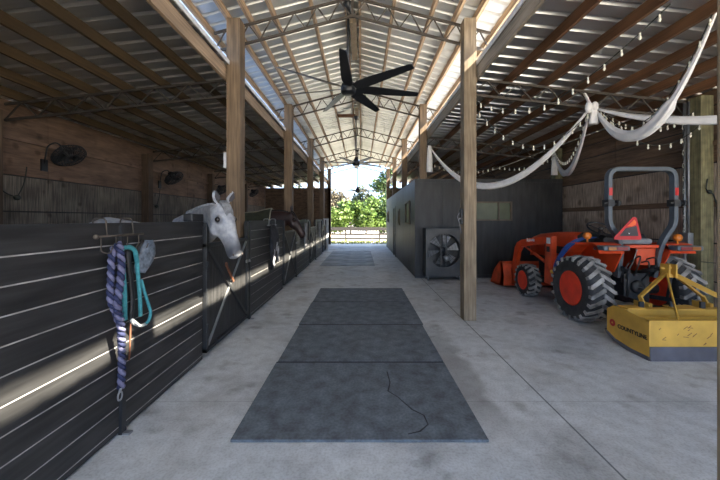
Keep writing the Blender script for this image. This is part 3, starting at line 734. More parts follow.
# second rack with a dark bundle on the middle stall front
r = thing('horse_blanket', 'dark folded horse blanket with white patches hung on the middle stall front', 'horse blanket', (SX + .06, 6.3, 1.0))
b = MB(); rings = []
for z, wd, th in ((1.47, .12, .03), (1.36, .25, .07), (1.2, .28, .09), (1.0, .25, .09), (.85, .21, .08), (.7, .15, .06), (.6, .10, .03)):
    rings.append([V((SX + .02 + th * (1 + math.cos(2 * PI * i / 16)) * .6 + .012 * math.sin(3 * 2 * PI * i / 16 + z * 5), 6.27 + wd * math.sin(2 * PI * i / 16), z)) for i in range(16)])
b.rings(rings); b.build('folded_cloth', 'blanket_dark', r)
for y, za, zb, wd in ((6.40, 1.22, .72, .055), (6.26, 1.12, .95, .04), (6.12, 1.0, .66, .05)):
    b = MB(); n_ = 9
    b.tube([V((SX + .125 - .03 * abs(6.27 - y) / .25 + .008 * math.sin(k * 1.7), y + .02 * math.sin(k * .9 + y * 3), za + (zb - za) * k / n_)) for k in range(n_ + 1)], [wd * (.5 + .5 * math.sin(PI * (k + .6) / (n_ + 1.2))) for k in range(n_ + 1)], 10, flat=.45, up=(1, 0, 0)); b.build('pale_fold', 'blanket_pale', r)
b = MB(); b.tube(rounded([(SX + .03, 6.05, 1.45), (SX + .03, 6.05, 1.58), (SX - .07, 6.05, 1.58), (SX - .07, 6.05, 1.5)], .03), .009, 6); b.tube(rounded([(SX + .03, 6.5, 1.45), (SX + .03, 6.5, 1.58), (SX - .07, 6.5, 1.58), (SX - .07, 6.5, 1.5)], .03), .009, 6)
b.tube([(SX + .03, 5.95, 1.46), (SX + .03, 6.6, 1.46)], .012, 6); b.build('hook_rail', 'galv', r)
# hanging gear farther along, and pale shapes painting light patches
def hung(y, z0, z1, w, m, name, label, cat):
    b = MB(); rings = []
    for k in range(7):
        t = k / 6; z = z1 + (z0 - z1) * t; ww = w * (.55 + .45 * math.sin(PI * (.15 + .7 * t)))
        rings.append([V((SX + .03 + .06 * (1 + math.cos(2 * PI * i / 12)) * .5, y + ww * math.sin(2 * PI * i / 12) + .02 * math.sin(5 * t), z)) for i in range(12)])
    b.rings(rings); o = tag(b.build(name, m), label, cat)
    b = MB(); b.tube(rounded([(SX + .05, y, z1 - .02), (SX + .05, y, 1.57), (SX - .07, y, 1.57), (SX - .07, y, 1.48)], .03), .007, 6); b.build('hook', 'galv', o)
hung(9.9, .75, 1.45, .2, 'blanket_pale', 'lit_patch', 'pale hung shape painting a lit patch of the third stall front', 'light patch')  # pale shape stands in for bright light on the boards
hung(10.5, .9, 1.5, .14, 'black_paint', 'halter_bundle', 'black halters hung together on the third stall front', 'halters')
hung(13.2, .85, 1.45, .22, 'blanket_pale', 'lit_patch', 'pale hung shape painting a lit patch of the last stall front', 'light patch')  # likewise stands in for light on the last boards
hung(14.0, .8, 1.5, .16, 'black_paint', 'halter_bundle', 'black halters hung together on the last stall front', 'halters')

# ------------------------------------------------------------------ horses
def etube(b, secs, n=18):      # secs: (centre, half width side, half depth, side vec, depth vec)
    rings = [[V(c) + V(s) * w * math.cos(2 * PI * i / n) + V(d) * h * math.sin(2 * PI * i / n) for i in range(n)] for c, w, h, s, d in secs]
    b.rings(rings)
def horse(root, P, hd, pitch, coat, hair, k=1., kh=1., muzz=1., mane=True, hw=1.):
    """root: world point on the ground under the barrel; faces +x. P: poll, hd: heading of the head, pitch: nose-down angle."""
    O = V(root); Yv, Zv, Xv = V((0, 1, 0)), V((0, 0, 1)), V((1, 0, 0))
    def q(x, y, z): return O + V((x * k, y * k, z * k))
    b = MB()
    body = [(-.95, 1.22, .10, .14), (-.90, 1.24, .20, .27), (-.62, 1.295, .27, .315), (-.34, 1.25, .29, .31), (-.05, 1.17, .31, .34), (.2, 1.165, .29, .36), (.42, 1.24, .23, .37), (.58, 1.22, .17, .28), (.66, 1.2, .09, .16)]
    etube(b, [(q(x, 0, z), w * k, h * k, Yv, Zv) for x, z, w, h in body])
    h = V((math.cos(hd), math.sin(hd), 0)); f = h * math.cos(pitch) - Zv * math.sin(pitch); nn = h * math.sin(pitch) + Zv * math.cos(pitch); sd = Zv.cross(h).normalized()
    P = V(P); A = q(.34, 0, 1.30); C = P + f * .10 - nn * .13
    CT = A.lerp(C, .55) + V((0, 0, .10)); CT.y = A.y * .85 + C.y * .15
    secs = []
    for i in range(8):
        t = i / 7; c = A * (1 - t) ** 2 + CT * 2 * t * (1 - t) + C * t * t
        tan = (C - A).normalized(); dv = tan.cross(Yv); dv.normalize()
        s2 = (Yv * (1 - t) + sd * t).normalized()
        secs.append((c, (.15 * (1 - t) + .085 * t) * k, (.30 * (1 - t) + .145 * t) * k, s2, dv if dv.z > 0 else -dv))
    etube(b, secs)
    def hp(a, n_, s=0): return P + (f * a + nn * n_ + sd * s) * kh
    head = [(-.035, -.07, .035, .05), (.02, -.075, .078, .085), (.10, -.088, .092, .118), (.19, -.098, .100, .138), (.27, -.092, .087, .128), (.36, -.074, .068, .096), (.45, -.068, .060, .085), (.53, -.070, .063, .084), (.585, -.074, .064, .078), (.62, -.078, .050, .058), (.64, -.076, .02, .026)]
    etube(b, [(hp(a, n_ * (1 + (hw - 1) * .5)), w * kh * hw, d * kh * hw, sd, nn) for a, n_, w, d in head])
    for s in (-1, 1):
        b.ball(hp(.175, -.035, s * .085 * hw), .043 * kh, 12, 8)          # brow
        b.ball(hp(.23, -.135 * hw, s * .055 * hw), (.07 * kh, .05 * kh, .10 * kh), 12, 8)    # jowl
        b.ball(hp(.585, -.045, s * .042 * hw), .030 * kh, 10, 7)          # nostril wing
        e0, e1 = hp(-.005, -.02, s * .068 * hw), hp(-.150, .085, s * .125 * hw)
        etube(b, [(e0, .030 * kh, .026 * kh, sd, nn.cross(sd) * 1.), (e0.lerp(e1, .4), .064 * kh, .030 * kh, sd, f), (e0.lerp(e1, .75), .044 * kh, .015 * kh, sd, f), (e1, .005, .005, sd, f)], 10)
    b.ball(hp(.60, -.118, 0), (.038 * kh, .038 * kh, .03 * kh), 10, 7)    # lower lip / chin
    for sx, sy in ((.44, 1), (.44, -1)):
        y = sy * .15
        etube(b, [(q(sx, y, 1.15), .09 * k, .14 * k, Yv, Xv), (q(sx, y, .85), .068 * k, .09 * k, Yv, Xv), (q(sx, y, .55), .05 * k, .055 * k, Yv, Xv), (q(sx + .01, y, .46), .052 * k, .058 * k, Yv, Xv), (q(sx, y, .36), .036 * k, .04 * k, Yv, Xv), (q(sx, y, .17), .034 * k, .038 * k, Yv, Xv), (q(sx + .02, y, .10), .042 * k, .046 * k, Yv, Xv), (q(sx + .05, y, .05), .036 * k, .038 * k, Yv, Xv)], 12)
    for sy in (1, -1):
        y = sy * .15; x = -.75
        etube(b, [(q(x, y, 1.2), .13 * k, .22 * k, Yv, Xv), (q(x + .06, y, .92), .095 * k, .16 * k, Yv, Xv), (q(x - .02, y, .70), .06 * k, .085 * k, Yv, Xv), (q(x - .13, y, .54), .048 * k, .07 * k, Yv, Xv), (q(x - .12, y, .42), .042 * k, .05 * k, Yv, Xv), (q(x - .10, y, .2), .036 * k, .042 * k, Yv, Xv), (q(x - .08, y, .11), .042 * k, .048 * k, Yv, Xv), (q(x - .04, y, .05), .036 * k, .04 * k, Yv, Xv)], 12)
    bmesh.ops.recalc_face_normals(b.b, faces=b.b.faces[:])
    me = bpy.data.meshes.new('h'); b.b.to_mesh(me); b.b.free(); t = bpy.data.objects.new('h', me); COL.objects.link(t)
    rm = t.modifiers.new('r', 'REMESH'); rm.mode = 'VOXEL'; rm.voxel_size = .0135; rm.use_smooth_shade = True
    sm = t.modifiers.new('s', 'SMOOTH'); sm.factor = .5; sm.iterations = 5
    dg = bpy.context.evaluated_depsgraph_get(); dg.update(); me2 = bpy.data.meshes.new_from_object(t.evaluated_get(dg)); bpy.data.objects.remove(t)
    root_o = thing(*ROOTARGS, loc=O)
    bb = MB(); bb.b.from_mesh(me2)
    for fc in bb.b.faces: fc.smooth = True
    body_o = bb.build('body', coat, root_o, recalc=False)
    at_ = body_o.data.attributes.new('muzzle', 'FLOAT', 'POINT'); o0 = WORLD[body_o]
    for v in body_o.data.vertices:
        w = v.co + o0 - P; a = w.dot(f) / kh; n_ = w.dot(nn) / kh
        val = 0.
        if abs(w.dot(sd)) < .2 and n_ < .12 and -.3 < n_: val = max(0, min(1, (a - .38) / .16)) * muzz * (.55 if a > .61 else 1)
        de = min((v.co + o0 - hp(.178, -.035, q_ * .107 * hw)).length for q_ in (-1, 1)) / kh
        val = max(val, muzz * max(0, min(1, (.062 - de) / .03)) * .75)
        at_.data[v.index].value = val
    for s in (-1, 1):
        m_ = MB(); m_.ball(hp(.178, -.035, s * .107 * hw), .031 * kh, 12, 8); m_.build('eye', 'eye', root_o)
        m_ = MB(); m_.ball(hp(.605, -.038, s * .058 * hw), (.012 * kh, .012 * kh, .017 * kh), 8, 6); m_.build('nostril', 'hoof', root_o)
        e0, e1 = hp(-.005, -.02, s * .068 * hw), hp(-.150, .085, s * .125 * hw)
        fw = nn.cross(sd).normalized(); fr = (f * .35 + nn * .9).normalized()
        m_ = MB(); m_.prism([e0.lerp(e1, .2) + fr * .022 - sd * .02, e0.lerp(e1, .45) + fr * .026 - sd * .036, e0.lerp(e1, .85) + fr * .012, e0.lerp(e1, .45) + fr * .026 + sd * .036, e0.lerp(e1, .2) + fr * .022 + sd * .02], fr * .004)
        m_.build('ear_lining', 'ear_dark', root_o)
    m_ = MB()
    for i in range(9):
        o_ = (i - 4) * .011
        m_.tube([hp(-.04, .0, o_), hp(.03, .03, o_ * 1.2), hp(.10 + .02 * random.random(), .038, o_ * 1.3), hp(.16 + .03 * random.random(), .034, o_ * 1.1)], [.013, .013, .009, .003], 6)
    m_.build('forelock', hair, root_o)
    if mane:
        m_ = MB()
        for i in range(26):
            t = .25 + .75 * i / 25; c = A * (1 - t) ** 2 + CT * 2 * t * (1 - t) + C * t * t
            dv = (C - A).normalized().cross(Yv).normalized(); dv = dv if dv.z > 0 else -dv
            top = c + dv * (.30 * (1 - t) + .15 * t) * k
            m_.tube([top, top + V((-.02, .07, .01)), top + V((-.05, .12, -.10)), top + V((-.06, .13, -.22 - .05 * random.random()))], [.02, .02, .016, .004], 6)
        m_.build('mane', hair, root_o)
    m_ = MB(); m_.tube([q(-.93, 0, 1.35), q(-1.06, 0, 1.30), q(-1.1, 0, 1.0), q(-1.08, 0, .6)], [.05, .06, .08, .03], 10); m_.build('tail', hair, root_o)
    for x, y in ((.49, .15), (.49, -.15), (-.78, .15), (-.78, -.15)):
        m_ = MB(); m_.lathe([(.045 * k, .075 * k), (.062 * k, .0), (.0, .0)], q(x, y, .0) + V((0, 0, .002)), (0, 0, 1), 16); m_.build('hoof', 'hoof', root_o)
    return root_o, q
ROOTARGS = ('horse', 'grey white horse looking out over the nearest stall door', 'horse')
HEADP = V((-1.47, 3.42, 1.74))
grey, q1 = horse((-2.64, 4.12, 0), HEADP, math.radians(-22), math.radians(66), 'grey_coat', 'hair_grey', 1.0, .93, hw=1.15)
ROOTARGS = ('horse', 'dark brown horse in a rug with its head over the second stall door', 'horse')
bay, q2 = horse((-2.80, 7.9, 0), V((-1.70, 7.86, 1.75)), math.radians(6), math.radians(58), 'bay', 'hair_dark', 1.08, 1.08, muzz=.0)
b = MB(); rings = []
for x, z, w, h in ((-.98, 1.22, .17, .2), (-.92, 1.24, .24, .285), (-.72, 1.30, .305, .345), (-.42, 1.28, .325, .355), (-.1, 1.2, .345, .40), (.2, 1.2, .325, .42), (.42, 1.26, .27, .42), (.56, 1.30, .22, .40)):
    rings.append([q2(x, w * math.cos(a), z + h * (math.sin(a) if math.sin(a) > 0 else math.sin(a) * 1.3)) for a in [math.radians(-38 + 256 * i / 20) for i in range(21)]])
R_ = [[b.b.verts.new(p) for p in rr] for rr in rings]
for A_, B_ in zip(R_, R_[1:]):
    for i in range(20): b._f([A_[i], A_[i + 1], B_[i + 1], B_[i]], True)
rug = b.build('rug', 'rug', bay); sm = rug.modifiers.new('thick', 'SOLIDIFY'); sm.thickness = .015
b = MB(); b.tube([p for p in rings[-1]], .014, 6); b.tube([rr[10] + V((0, 0, .008)) for rr in rings], .012, 6); b.build('rug_binding', 'rug_edge', rug)

# ------------------------------------------------------------------ tractor
TC = 4.07
T = thing('tractor', 'orange compact tractor with front loader parked by the wooden wall', 'tractor', (TC, 5.6, 0))
def wheel(cx, cy, R, w, rimr, lugs, side, rear):
    c = V((cx, cy, R)); b = MB(); b.mi = 0; h = w / 2
    prof = [(rimr, -h * .8), (rimr + .03, -h * .95), (R * .80, -h), (R * .90, -h * .92), (R * .945, -h * .6), (R * .955, 0), (R * .945, h * .6), (R * .90, h * .92), (R * .80, h), (rimr + .03, h * .95), (rimr, h * .8)]
    b.lathe(prof, c, (1, 0, 0), 40); b.mi = 1
    for i in range(lugs):
        for s in (-1, 1):
            a0 = 2 * PI * (i + (.5 if s > 0 else 0)) / lugs; P = []
            for rr in (R * .93, R):
                for t, da, wd in ((.0, 0, .068), (1, .24 if rear else .2, .062)):
                    for sg in (-1, 1):
                        a = a0 + da + sg * wd * (.5 / R); x = s * (t * h * 1.0 - .015); rq = rr if t < .5 else rr - R * .045
                        P.append(V((cx + x, cy + rq * math.cos(a), R + rq * math.sin(a))))
            b.hexa([P[0], P[1], P[3], P[2], P[4], P[5], P[7], P[6]])
            a1 = a0 + (.24 if rear else .2); Q = []        # shoulder block running down the sidewall
            for rr in (R * .83, R * .955):
                for sg in (-1, 1):
                    a = a1 + sg * .05 * (.5 / R)
                    for xx in (h * .9, h * 1.03): Q.append(V((cx + s * xx, cy + rr * math.cos(a), R + rr * math.sin(a))))
            b.hexa([Q[0], Q[1], Q[3], Q[2], Q[4], Q[5], Q[7], Q[6]])
    wl = b.build('wheel', ['tyre', 'lug'], T)
    b = MB(); o = side * h
    b.lathe([(rimr + .014, side * h * .96), (rimr - .012, side * h * .97), (rimr - .022, side * h * .80), (rimr - .045, side * h * .72), (rimr - .07, side * h * .10), (.13 if rear else .09, side * h * .0), (.10 if rear else .07, side * h * .4), (.04, side * h * .45), (0, side * h * .45)], c, (1, 0, 0), 32)
    b.lathe([(rimr + .012, -side * h * .9), (rimr - .03, -side * h * .6), (0, -side * h * .5)], c, (1, 0, 0), 24)
    b.build('rim', 'rim', wl)
    b = MB()
    for i in range(6):
        a = 2 * PI * i / 6; rr = .15 if rear else .1
        b.lathe([(.014, 0), (.014, side * .02), (0, side * .022)], c + V((side * h * .06, rr * math.cos(a), rr * math.sin(a))), (1, 0, 0), 6)
    b.build('lug_nuts', 'galv', wl)
wheel(3.42, 4.98, .51, .35, .255, 21, -1, True); wheel(2 * TC - 3.42, 4.98, .51, .35, .255, 21, 1, True)
wheel(3.41, 6.55, .335, .23, .18, 17, -1, False); wheel(2 * TC - 3.41, 6.55, .335, .23, .18, 17, 1, False)
b = MB(); b.tube([(3.55, 4.98, .51), (4.59, 4.98, .51)], .09, 12); b.box(TC - .19, TC + .19, 4.72, 5.35, .35, .78); b.box(TC - .15, TC + .15, 5.3, 6.0, .40, .72)
b.build('rear_axle', 'iron', T, bevel=.015)
b = MB(); b.box(3.5, 4.64, 6.49, 6.61, .29, .40); b.box(TC - .1, TC + .1, 6.2, 7.1, .33, .48); b.build('front_axle', 'iron', T, bevel=.01)
b = MB(); b.box(TC - .19, TC + .19, 5.75, 7.0, .45, .95); b.build('engine', 'iron', T, bevel=.02)
# hood
b = MB(); rings = []
for y, w, zb, zt in ((5.62, .275, .84, 1.33), (5.75, .285, .84, 1.345), (6.3, .285, .84, 1.33), (6.9, .27, .82, 1.27), (7.2, .25, .78, 1.19), (7.28, .22, .76, 1.08)):
    rings.append([V((TC + x, y, z)) for x, z in ((-w, zb), (-w, zt - .10), (-w * .93, zt - .04), (-w * .72, zt - .005), (0, zt), (w * .72, zt - .005), (w * .93, zt - .04), (w, zt - .10), (w, zb))])
b.rings(rings, True, True); b.build('hood', 'orange', T)
b = MB(); b.box(TC - .2, TC + .2, 7.27, 7.295, .72, 1.0); b.build('grille', 'iron', T)
for s in (-1, 1):
    b = MB(); b.box(TC + s * .285 - .003, TC + s * .285 + .003, 5.9, 6.6, .92, 1.06); b.build('side_vent', 'iron', T)
b = MB(); rings = []
for y, w, zb, zt in ((5.36, .2, .8, 1.26), (5.45, .25, .8, 1.32), (5.62, .27, .8, 1.345)):
    rings.append([V((TC + x, y, z)) for x, z in ((-w, zb), (-w, zt - .06), (-w * .7, zt), (w * .7, zt), (w, zt - .06), (w, zb))])
b.rings(rings, True, False); b.build('dashboard', 'black_paint', T)
sw = V((TC - .05, 5.36, 1.42)); sa = V((0, -.5, .86)).normalized(); sx = V((1, 0, 0)); sy = sa.cross(sx)
b = MB(); b.tube([sw + (sx * math.cos(2 * PI * i / 28) + sy * math.sin(2 * PI * i / 28)) * .2 for i in range(28)], .014, 8, closed=True)
for a in (.3, 2.4, 4.5): b.tube([sw - sa * .02, sw + (sx * math.cos(a) + sy * math.sin(a)) * .2], .011, 6)
b.tube([sw - sa * .02, sw - sa * .25], .022, 8); b.ball(sw - sa * .01, .04); b.build('steering_wheel', 'black_paint', T)
b = MB(); b.box(3.62, 4.52, 5.2, 5.75, .56, .60); b.box(3.62, 3.66, 5.5, 5.75, .45, .58); b.build('foot_platform', 'iron', T)
# fenders
for s in (-1, 1):
    xo, xi = TC + s * .69, TC + s * .33
    prof = [(5.60, .62), (5.52, .86), (5.40, 1.06), (5.22, 1.20), (4.70, 1.235), (4.60, 1.215), (4.56, 1.12)]
    b = MB(); inn = [(y * 1 + (.02 if y > 5.2 else (-.0 if y > 4.65 else .02)) * -1, z - .03) for y, z in prof]
    b.prism([(xi, y, z) for y, z in prof] + [(xi, y + .0, z) for y, z in inn[::-1]], (xo - xi, 0, 0)); b.build('fender', 'orange', T)
    b = MB(); b.prism([(xi, y, z - .02) for y, z in prof] + [(xi, 4.72, .8), (xi, 5.4, .6)], (s * .02, 0, 0)); b.build('fender_liner', 'orange', T)
    b = MB(); b.box(min(xo, xi) - .0, max(xo, xi) + .0, 4.44, 4.66, 1.135, 1.205); lamp = b.build('tail_lamp', 'rops', T, bevel=.015)
    x0, x1 = min(xo, xi), max(xo, xi)
    amb = (x0 + .05, x0 + .16) if s < 0 else (x1 - .16, x1 - .05); red = (x0 + .17, x1 - .04) if s < 0 else (x0 + .04, x1 - .17)
    b = MB(); b.box(*amb, 4.43, 4.45, 1.148, 1.19); b.build('amber_lens', 'amber_dim', lamp)
    b = MB(); b.box(*red, 4.43, 4.45, 1.148, 1.19); b.build('red_lens', 'lens_dim', lamp)
    c = V((TC + s * .62, 4.88, 1.325)) if s < 0 else V((TC + s * .50, 4.62, 1.31))
    b = MB(); b.lathe([(0, -.03), (.05, -.03), (.055, .0), (.05, .03), (.03, .045), (0, .048)], c, (0, -1, 0), 18); b.tube([c - V((0, 0, .04)), V((c.x, c.y, 1.2))], .012, 6); b.build('amber_beacon', 'amber', T)
b = MB(); b.box(TC - .22, TC + .30, 4.66, 5.0, 1.16, 1.20); b.build('seat_deck', 'orange', T)
b = MB(); b.box(TC - .02, TC + .28, 4.70, 4.73, .90, 1.15); b.build('rear_cover', 'orange_dirty', T, bevel=.01)
b = MB(); b.box(TC - .22, TC + .24, 4.72, 5.1, 1.205, 1.29); b.build('seat', 'seat_grey', T, bevel=.03)
b = MB(); b.hexa([(TC - .2, 4.78, 1.28), (TC + .22, 4.78, 1.28), (TC + .22, 5.06, 1.28), (TC - .2, 5.06, 1.28), (TC - .19, 4.84, 1.36), (TC + .21, 4.84, 1.36), (TC + .21, 5.12, 1.34), (TC - .19, 5.12, 1.34)]); b.build('backrest', 'black_paint', T, bevel=.02)
# ROPS
def sect(path, w, h):
    b = MB(); b.tube([V(p) for p in path], .5 * math.hypot(w, h), 4, up=(0, 1, 0), cap=True); return b
ry = 4.65; hw = .475
up_path = rounded([(TC - .27, ry + .1, .72), (TC - .28, ry + .03, 1.12), (TC - .345, ry, 1.33), (TC - hw, ry, 1.50), (TC - hw, ry, 2.305), (TC + hw, ry, 2.305), (TC + hw, ry, 1.50), (TC + .345, ry, 1.33), (TC + .28, ry + .03, 1.12), (TC + .27, ry + .1, .72)], .15, 6)
b = MB(); rings = []
PT = [V(p) for p in up_path]
for i, p in enumerate(PT):
    t = (PT[min(i + 1, len(PT) - 1)] - PT[max(i - 1, 0)]).normalized(); n_ = t.cross(V((0, 1, 0))).normalized(); y_ = n_.cross(t)
    rings.append([p + n_ * .03 + y_ * .045, p - n_ * .03 + y_ * .045, p - n_ * .03 - y_ * .045, p + n_ * .03 - y_ * .045])
b.rings(rings, True, False); rp = b.build('roll_bar', 'rops', T, bevel=.008)
for s in (-1, 1):
    b = MB(); b.box(TC + s * hw - .024, TC + s * hw + .024, ry - .05, ry - .04, 1.92, 2.03); b.build('reflector', 'lens_red', rp)
    b = MB(); b.box(TC + s * hw - .045, TC + s * hw + .045, ry - .06, ry + .06, 1.76, 1.86); b.tube([(TC + s * hw - .09, ry - .03, 1.81), (TC + s * hw + .12, ry - .03, 1.81)], .02, 8); b.tube([(TC + s * hw + .09, ry - .03, 1.81), (TC + s * hw + .13, ry - .03, 1.81)], .045, 10); b.build('fold_hinge', 'black_paint', rp)
# SMV triangle
yv = 4.50
def smv(poly, y, m, name, par, th=.006):
    b = MB(); b.prism([(p[0], y, p[1]) for p in poly], (0, th, 0)); return b.build(name, m, par)
def pz(px, py, y=yv): p = at(px, py, y); return (p.x, p.z)
tri = [pz(614.3, 237.2), pz(614.3, 239.6), pz(640.5, 239.8), pz(641.6, 238), pz(636.6, 217.4), pz(633, 216.9)]
sv = smv(tri, yv, 'smv_red', 'warning_triangle', T)
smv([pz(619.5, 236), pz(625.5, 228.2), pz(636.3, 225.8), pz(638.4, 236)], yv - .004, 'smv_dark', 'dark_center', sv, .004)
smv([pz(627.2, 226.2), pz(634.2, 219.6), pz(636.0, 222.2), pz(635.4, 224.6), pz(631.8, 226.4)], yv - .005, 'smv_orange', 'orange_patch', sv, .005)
b = MB(); c = at(629, 233.5, yv - .006); b.lathe([(0, 0), (.008, 0), (.008, .005), (0, .006)], c, (0, -1, 0), 10); b.build('bolt', 'white', sv)
b = MB(); b.bar((TC - .30, ry, 1.30), (TC - .30, yv + .01, 1.34), .03, .02); b.bar((TC - .34, ry, 1.36), (TC - .30, yv + .02, 1.36), .02, .03); b.build('sign_bracket', 'iron', T)
# three-point hitch
for s in (-1, 1):
    b = MB(); b.bar((TC + s * .22, 4.85, .42), (TC + s * .33, 4.28, .46), .025, .06); b.bar((TC + s * .24, 4.78, .88), (TC + s * .3, 4.5, .83), .03, .06); b.tube([(TC + s * .3, 4.5, .83), (TC + s * .285, 4.55, .46)], .018, 8)
    b.build('lift_arm', 'iron', T)
b = MB(); b.tube([(TC, 4.72, .80), (TC, 4.33, .91)], .022, 8); b.tube([(TC, 4.62, .83), (TC, 4.42, .885)], .032, 8); b.build('top_link', 'iron', T)
b = MB(); b.lathe([(.10, 0), (.10, .03), (.06, .05), (.02, .05), (.02, .12), (0, .12)], (TC, 4.72, .58), (0, -1, 0), 16); b.build('power_shaft', 'iron', T)
b = MB()
for i, (dx, z) in enumerate(((-.1, .95), (-.03, 1.0), (.05, .93), (.12, .98), (-.15, .9))):
    b.tube(rounded([(TC + dx, 4.72, z), (TC + dx * 1.4, 4.6, z + .06), (TC + dx * 2 - .05, 4.58, z - .12), (TC + dx * 1.5, 4.72, z - .25)], .08), .011, 6)
b.build('hydraulic_hoses', 'black_paint', T)
b = MB(); b.tube([(TC - .12, 4.66, .92), (TC - .09, 4.62, 1.12)], .007, 6); b.ball((TC - .09, 4.62, 1.13), .015); b.build('control_lever', 'galv', T)
# loader
for s in (-1, 1):
    x = TC + s * .60
    b = MB(); b.prism([(x - .05, 5.72, .40), (x - .05, 5.98, .40), (x - .05, 5.95, 1.0), (x - .05, 5.90, 1.27), (x - .05, 5.74, 1.27), (x - .05, 5.76, 1.0)], (.10, 0, 0)); mst = b.build('loader_mast', 'orange_dirty', T, bevel=.006)
    b = MB(); b.box(min(TC + s * .2, x), max(TC + s * .2, x), 5.78, 5.9, .5, .6); b.build('mast_bracket', 'orange_dirty', T)
    arm_t = [(5.74, 1.27), (6.3, 1.22), (6.85, 1.14), (7.05, 1.07), (7.15, .95), (7.30, .45), (7.40, .12)]
    arm_b = [(7.24, .10), (7.14, .42), (7.0, .86), (6.88, .98), (6.3, 1.08), (5.76, 1.14)]
    b = MB(); b.prism([(x - .04, y, z) for y, z in arm_t + arm_b], (.08, 0, 0)); arm = b.build('loader_arm', 'orange', T, bevel=.006)
    b = MB(); b.tube([(x, 5.86, .72), (x, 6.4, .89)], .032, 10); b.tube([(x, 6.4, .89), (x, 6.75, .99)], .018, 8); b.build('lift_cylinder', 'orange_dirty', T)
    b = MB(); b.tube([(x, 7.02, 1.0), (x, 7.2, .74)], .028, 10); b.tube([(x, 7.2, .74), (x, 7.42, .42)], .016, 8); b.build('tilt_cylinder', 'iron', T)
    if s < 0:
        b = MB(); b.box(x - .053, x - .05, 5.78, 5.90, 1.13, 1.24); b.build('white_decal', 'white', mst)
        b = MB(); b.box(x - .053, x - .05, 5.80, 5.90, .98, 1.08); b.build('dark_decal', 'iron', mst)
        t0 = V((x - .041, 6.62, 1.115)); dirn = V((0, -1, .09)).normalized()
        text_mesh('Kubota', .10, .0015, dirn, (0, .09, 1), t0, 'white', 'lettering', arm, .002)
# bucket
pf = [(7.30, .06), (7.26, .30), (7.34, .56), (7.46, .60), (7.44, .54), (7.40, .30), (7.46, .10), (7.9, .05), (8.02, .02), (7.9, .015)]
b = MB(); bx0, bx1 = TC - .83, TC + .83
b.prism([(bx0, y, z) for y, z in pf], (bx1 - bx0, 0, 0))
for x in (bx0, bx1 - .015): b.prism([(x, 7.27, .06), (x, 7.26, .30), (x, 7.34, .57), (x, 7.48, .60), (x, 7.80, .36), (x, 8.0, .03), (x, 7.7, .015)], (.015, 0, 0))
for x in (TC - .64, TC + .56): b.box(x, x + .08, 7.22, 7.34, .08, .46)
b.build('bucket', 'orange_dirty', T)
# blue hoses over the fender
b = MB()
for d in (0, .03, .06, .09, .12): b.tube(rounded([(3.62 - d * .3, 4.92 + d, 1.30), (3.44, 4.98 + d, 1.265), (3.355, 5.12 + d, 1.15), (3.335, 5.30 + d * .9, .96), (3.33, 5.44 + d * .6, .80), (3.36, 5.56 + d * .3, .66)], .08), .017, 8, flat=.6)
b.build('blue_straps', 'blue_hose', T)
b = MB(); b.ball((3.34, 5.60, .66), .032); b.build('strap_hook', 'yellow', T)
b = MB()
for d in (0, .03, .06): b.tube(rounded([(3.50, 5.80, .98), (3.42 - d, 5.76, .75), (3.44, 5.72, .52), (3.48 + d, 5.78, .42)], .1), .009, 6)
b.build('loader_hoses', 'orange_dirty', T)

# ------------------------------------------------------------------ box blade
B0 = thing('box_blade', 'yellow box blade grader attached behind the orange tractor', 'box blade', (TC, 3.9, 0))
X0, X1, Y0, Y1 = 3.205, 4.93, 3.56, 4.17
side = [(Y0, .02), (Y0, .447), (3.72, .455), (4.06, .485), (4.17, .42), (4.17, .13), (4.02, .05), (3.8, .02)]
for x in (X0, X1 - .016):
    b = MB(); b.prism([(x, y, z) for y, z in side], (.016, 0, 0)); sp_ = b.build('side_plate', 'yellow', B0)
    b = MB(); b.prism([(x - .006, Y0, .0), (x - .006, 3.85, .0), (x - .006, 4.05, .035), (x - .006, 4.2, .12), (x - .006, 4.2, .15), (x - .006, 4.03, .075), (x - .006, 3.8, .045), (x - .006, Y0, .045)], (.028, 0, 0)); b.build('skid', 'blade_dark', sp_)
    if x == X0:
        text_mesh('COUNTYLINE', .066, .0012, (0, -1, 0), (0, 0, 1), (x - .002, 3.995, .225), 'ink', 'lettering', sp_, .0022)
        c = V((x - .002, 4.075, .262)); b = MB()
        ro = [c + V((0,   .044 * math.cos(PI / 2 + a), .044 * math.sin(PI / 2 + a))) for a in [2 * PI * i / 18 for i in range(18)]]
        b.prism(ro, (-.003, 0, 0)); lg = b.build('logo_disc', 'logo_red', sp_)
        b = MB(); b.prism([c + V((-.003, .017 * math.cos(PI / 2 + a), .017 * math.sin(PI / 2 + a))) for a in (0, 2 * PI / 3, 4 * PI / 3)], (-.003, 0, 0)); b.build('logo_triangle', 'yellow', sp_)
b = MB(); b.box(X0 + .016, X1 - .016, Y0, Y0 + .02, .158, .447); b.box(X0, X1, Y0 - .004, Y0 + .05, .43, .449); pn = b.build('rear_panel', 'yellow', B0)
b = MB()
for i in range(16):
    px = 656 + random.random() * 56; py = 325 + random.random() * 20; p = at(px, py, Y0 - .001); a = random.choice((.6, .7, -.1, .8)); l = .012 + .02 * random.random()
    b.bar(p - V((l * math.cos(a), 0, l * math.sin(a))), p + V((l * math.cos(a), 0, l * math.sin(a))), .002, .005)
b.build('scratches', 'leather', pn)
b = MB(); b.box(X0 + .004, X1 - .004, Y0 - .012, Y0 + .012, .0, .158); b.build('cutting_edge', 'blade_dark', B0)
b = MB(); b.box(X0 + .016, X1 - .016, Y0 + .2, Y0 + .215, .04, .43); b.build('inner_panel', 'yellow', B0)
b = MB(); b.box(X0 + .016, X1 - .016, 3.93, 4.03, .37, .47); b.build('scarifier_beam', 'yellow', B0, bevel=.006)
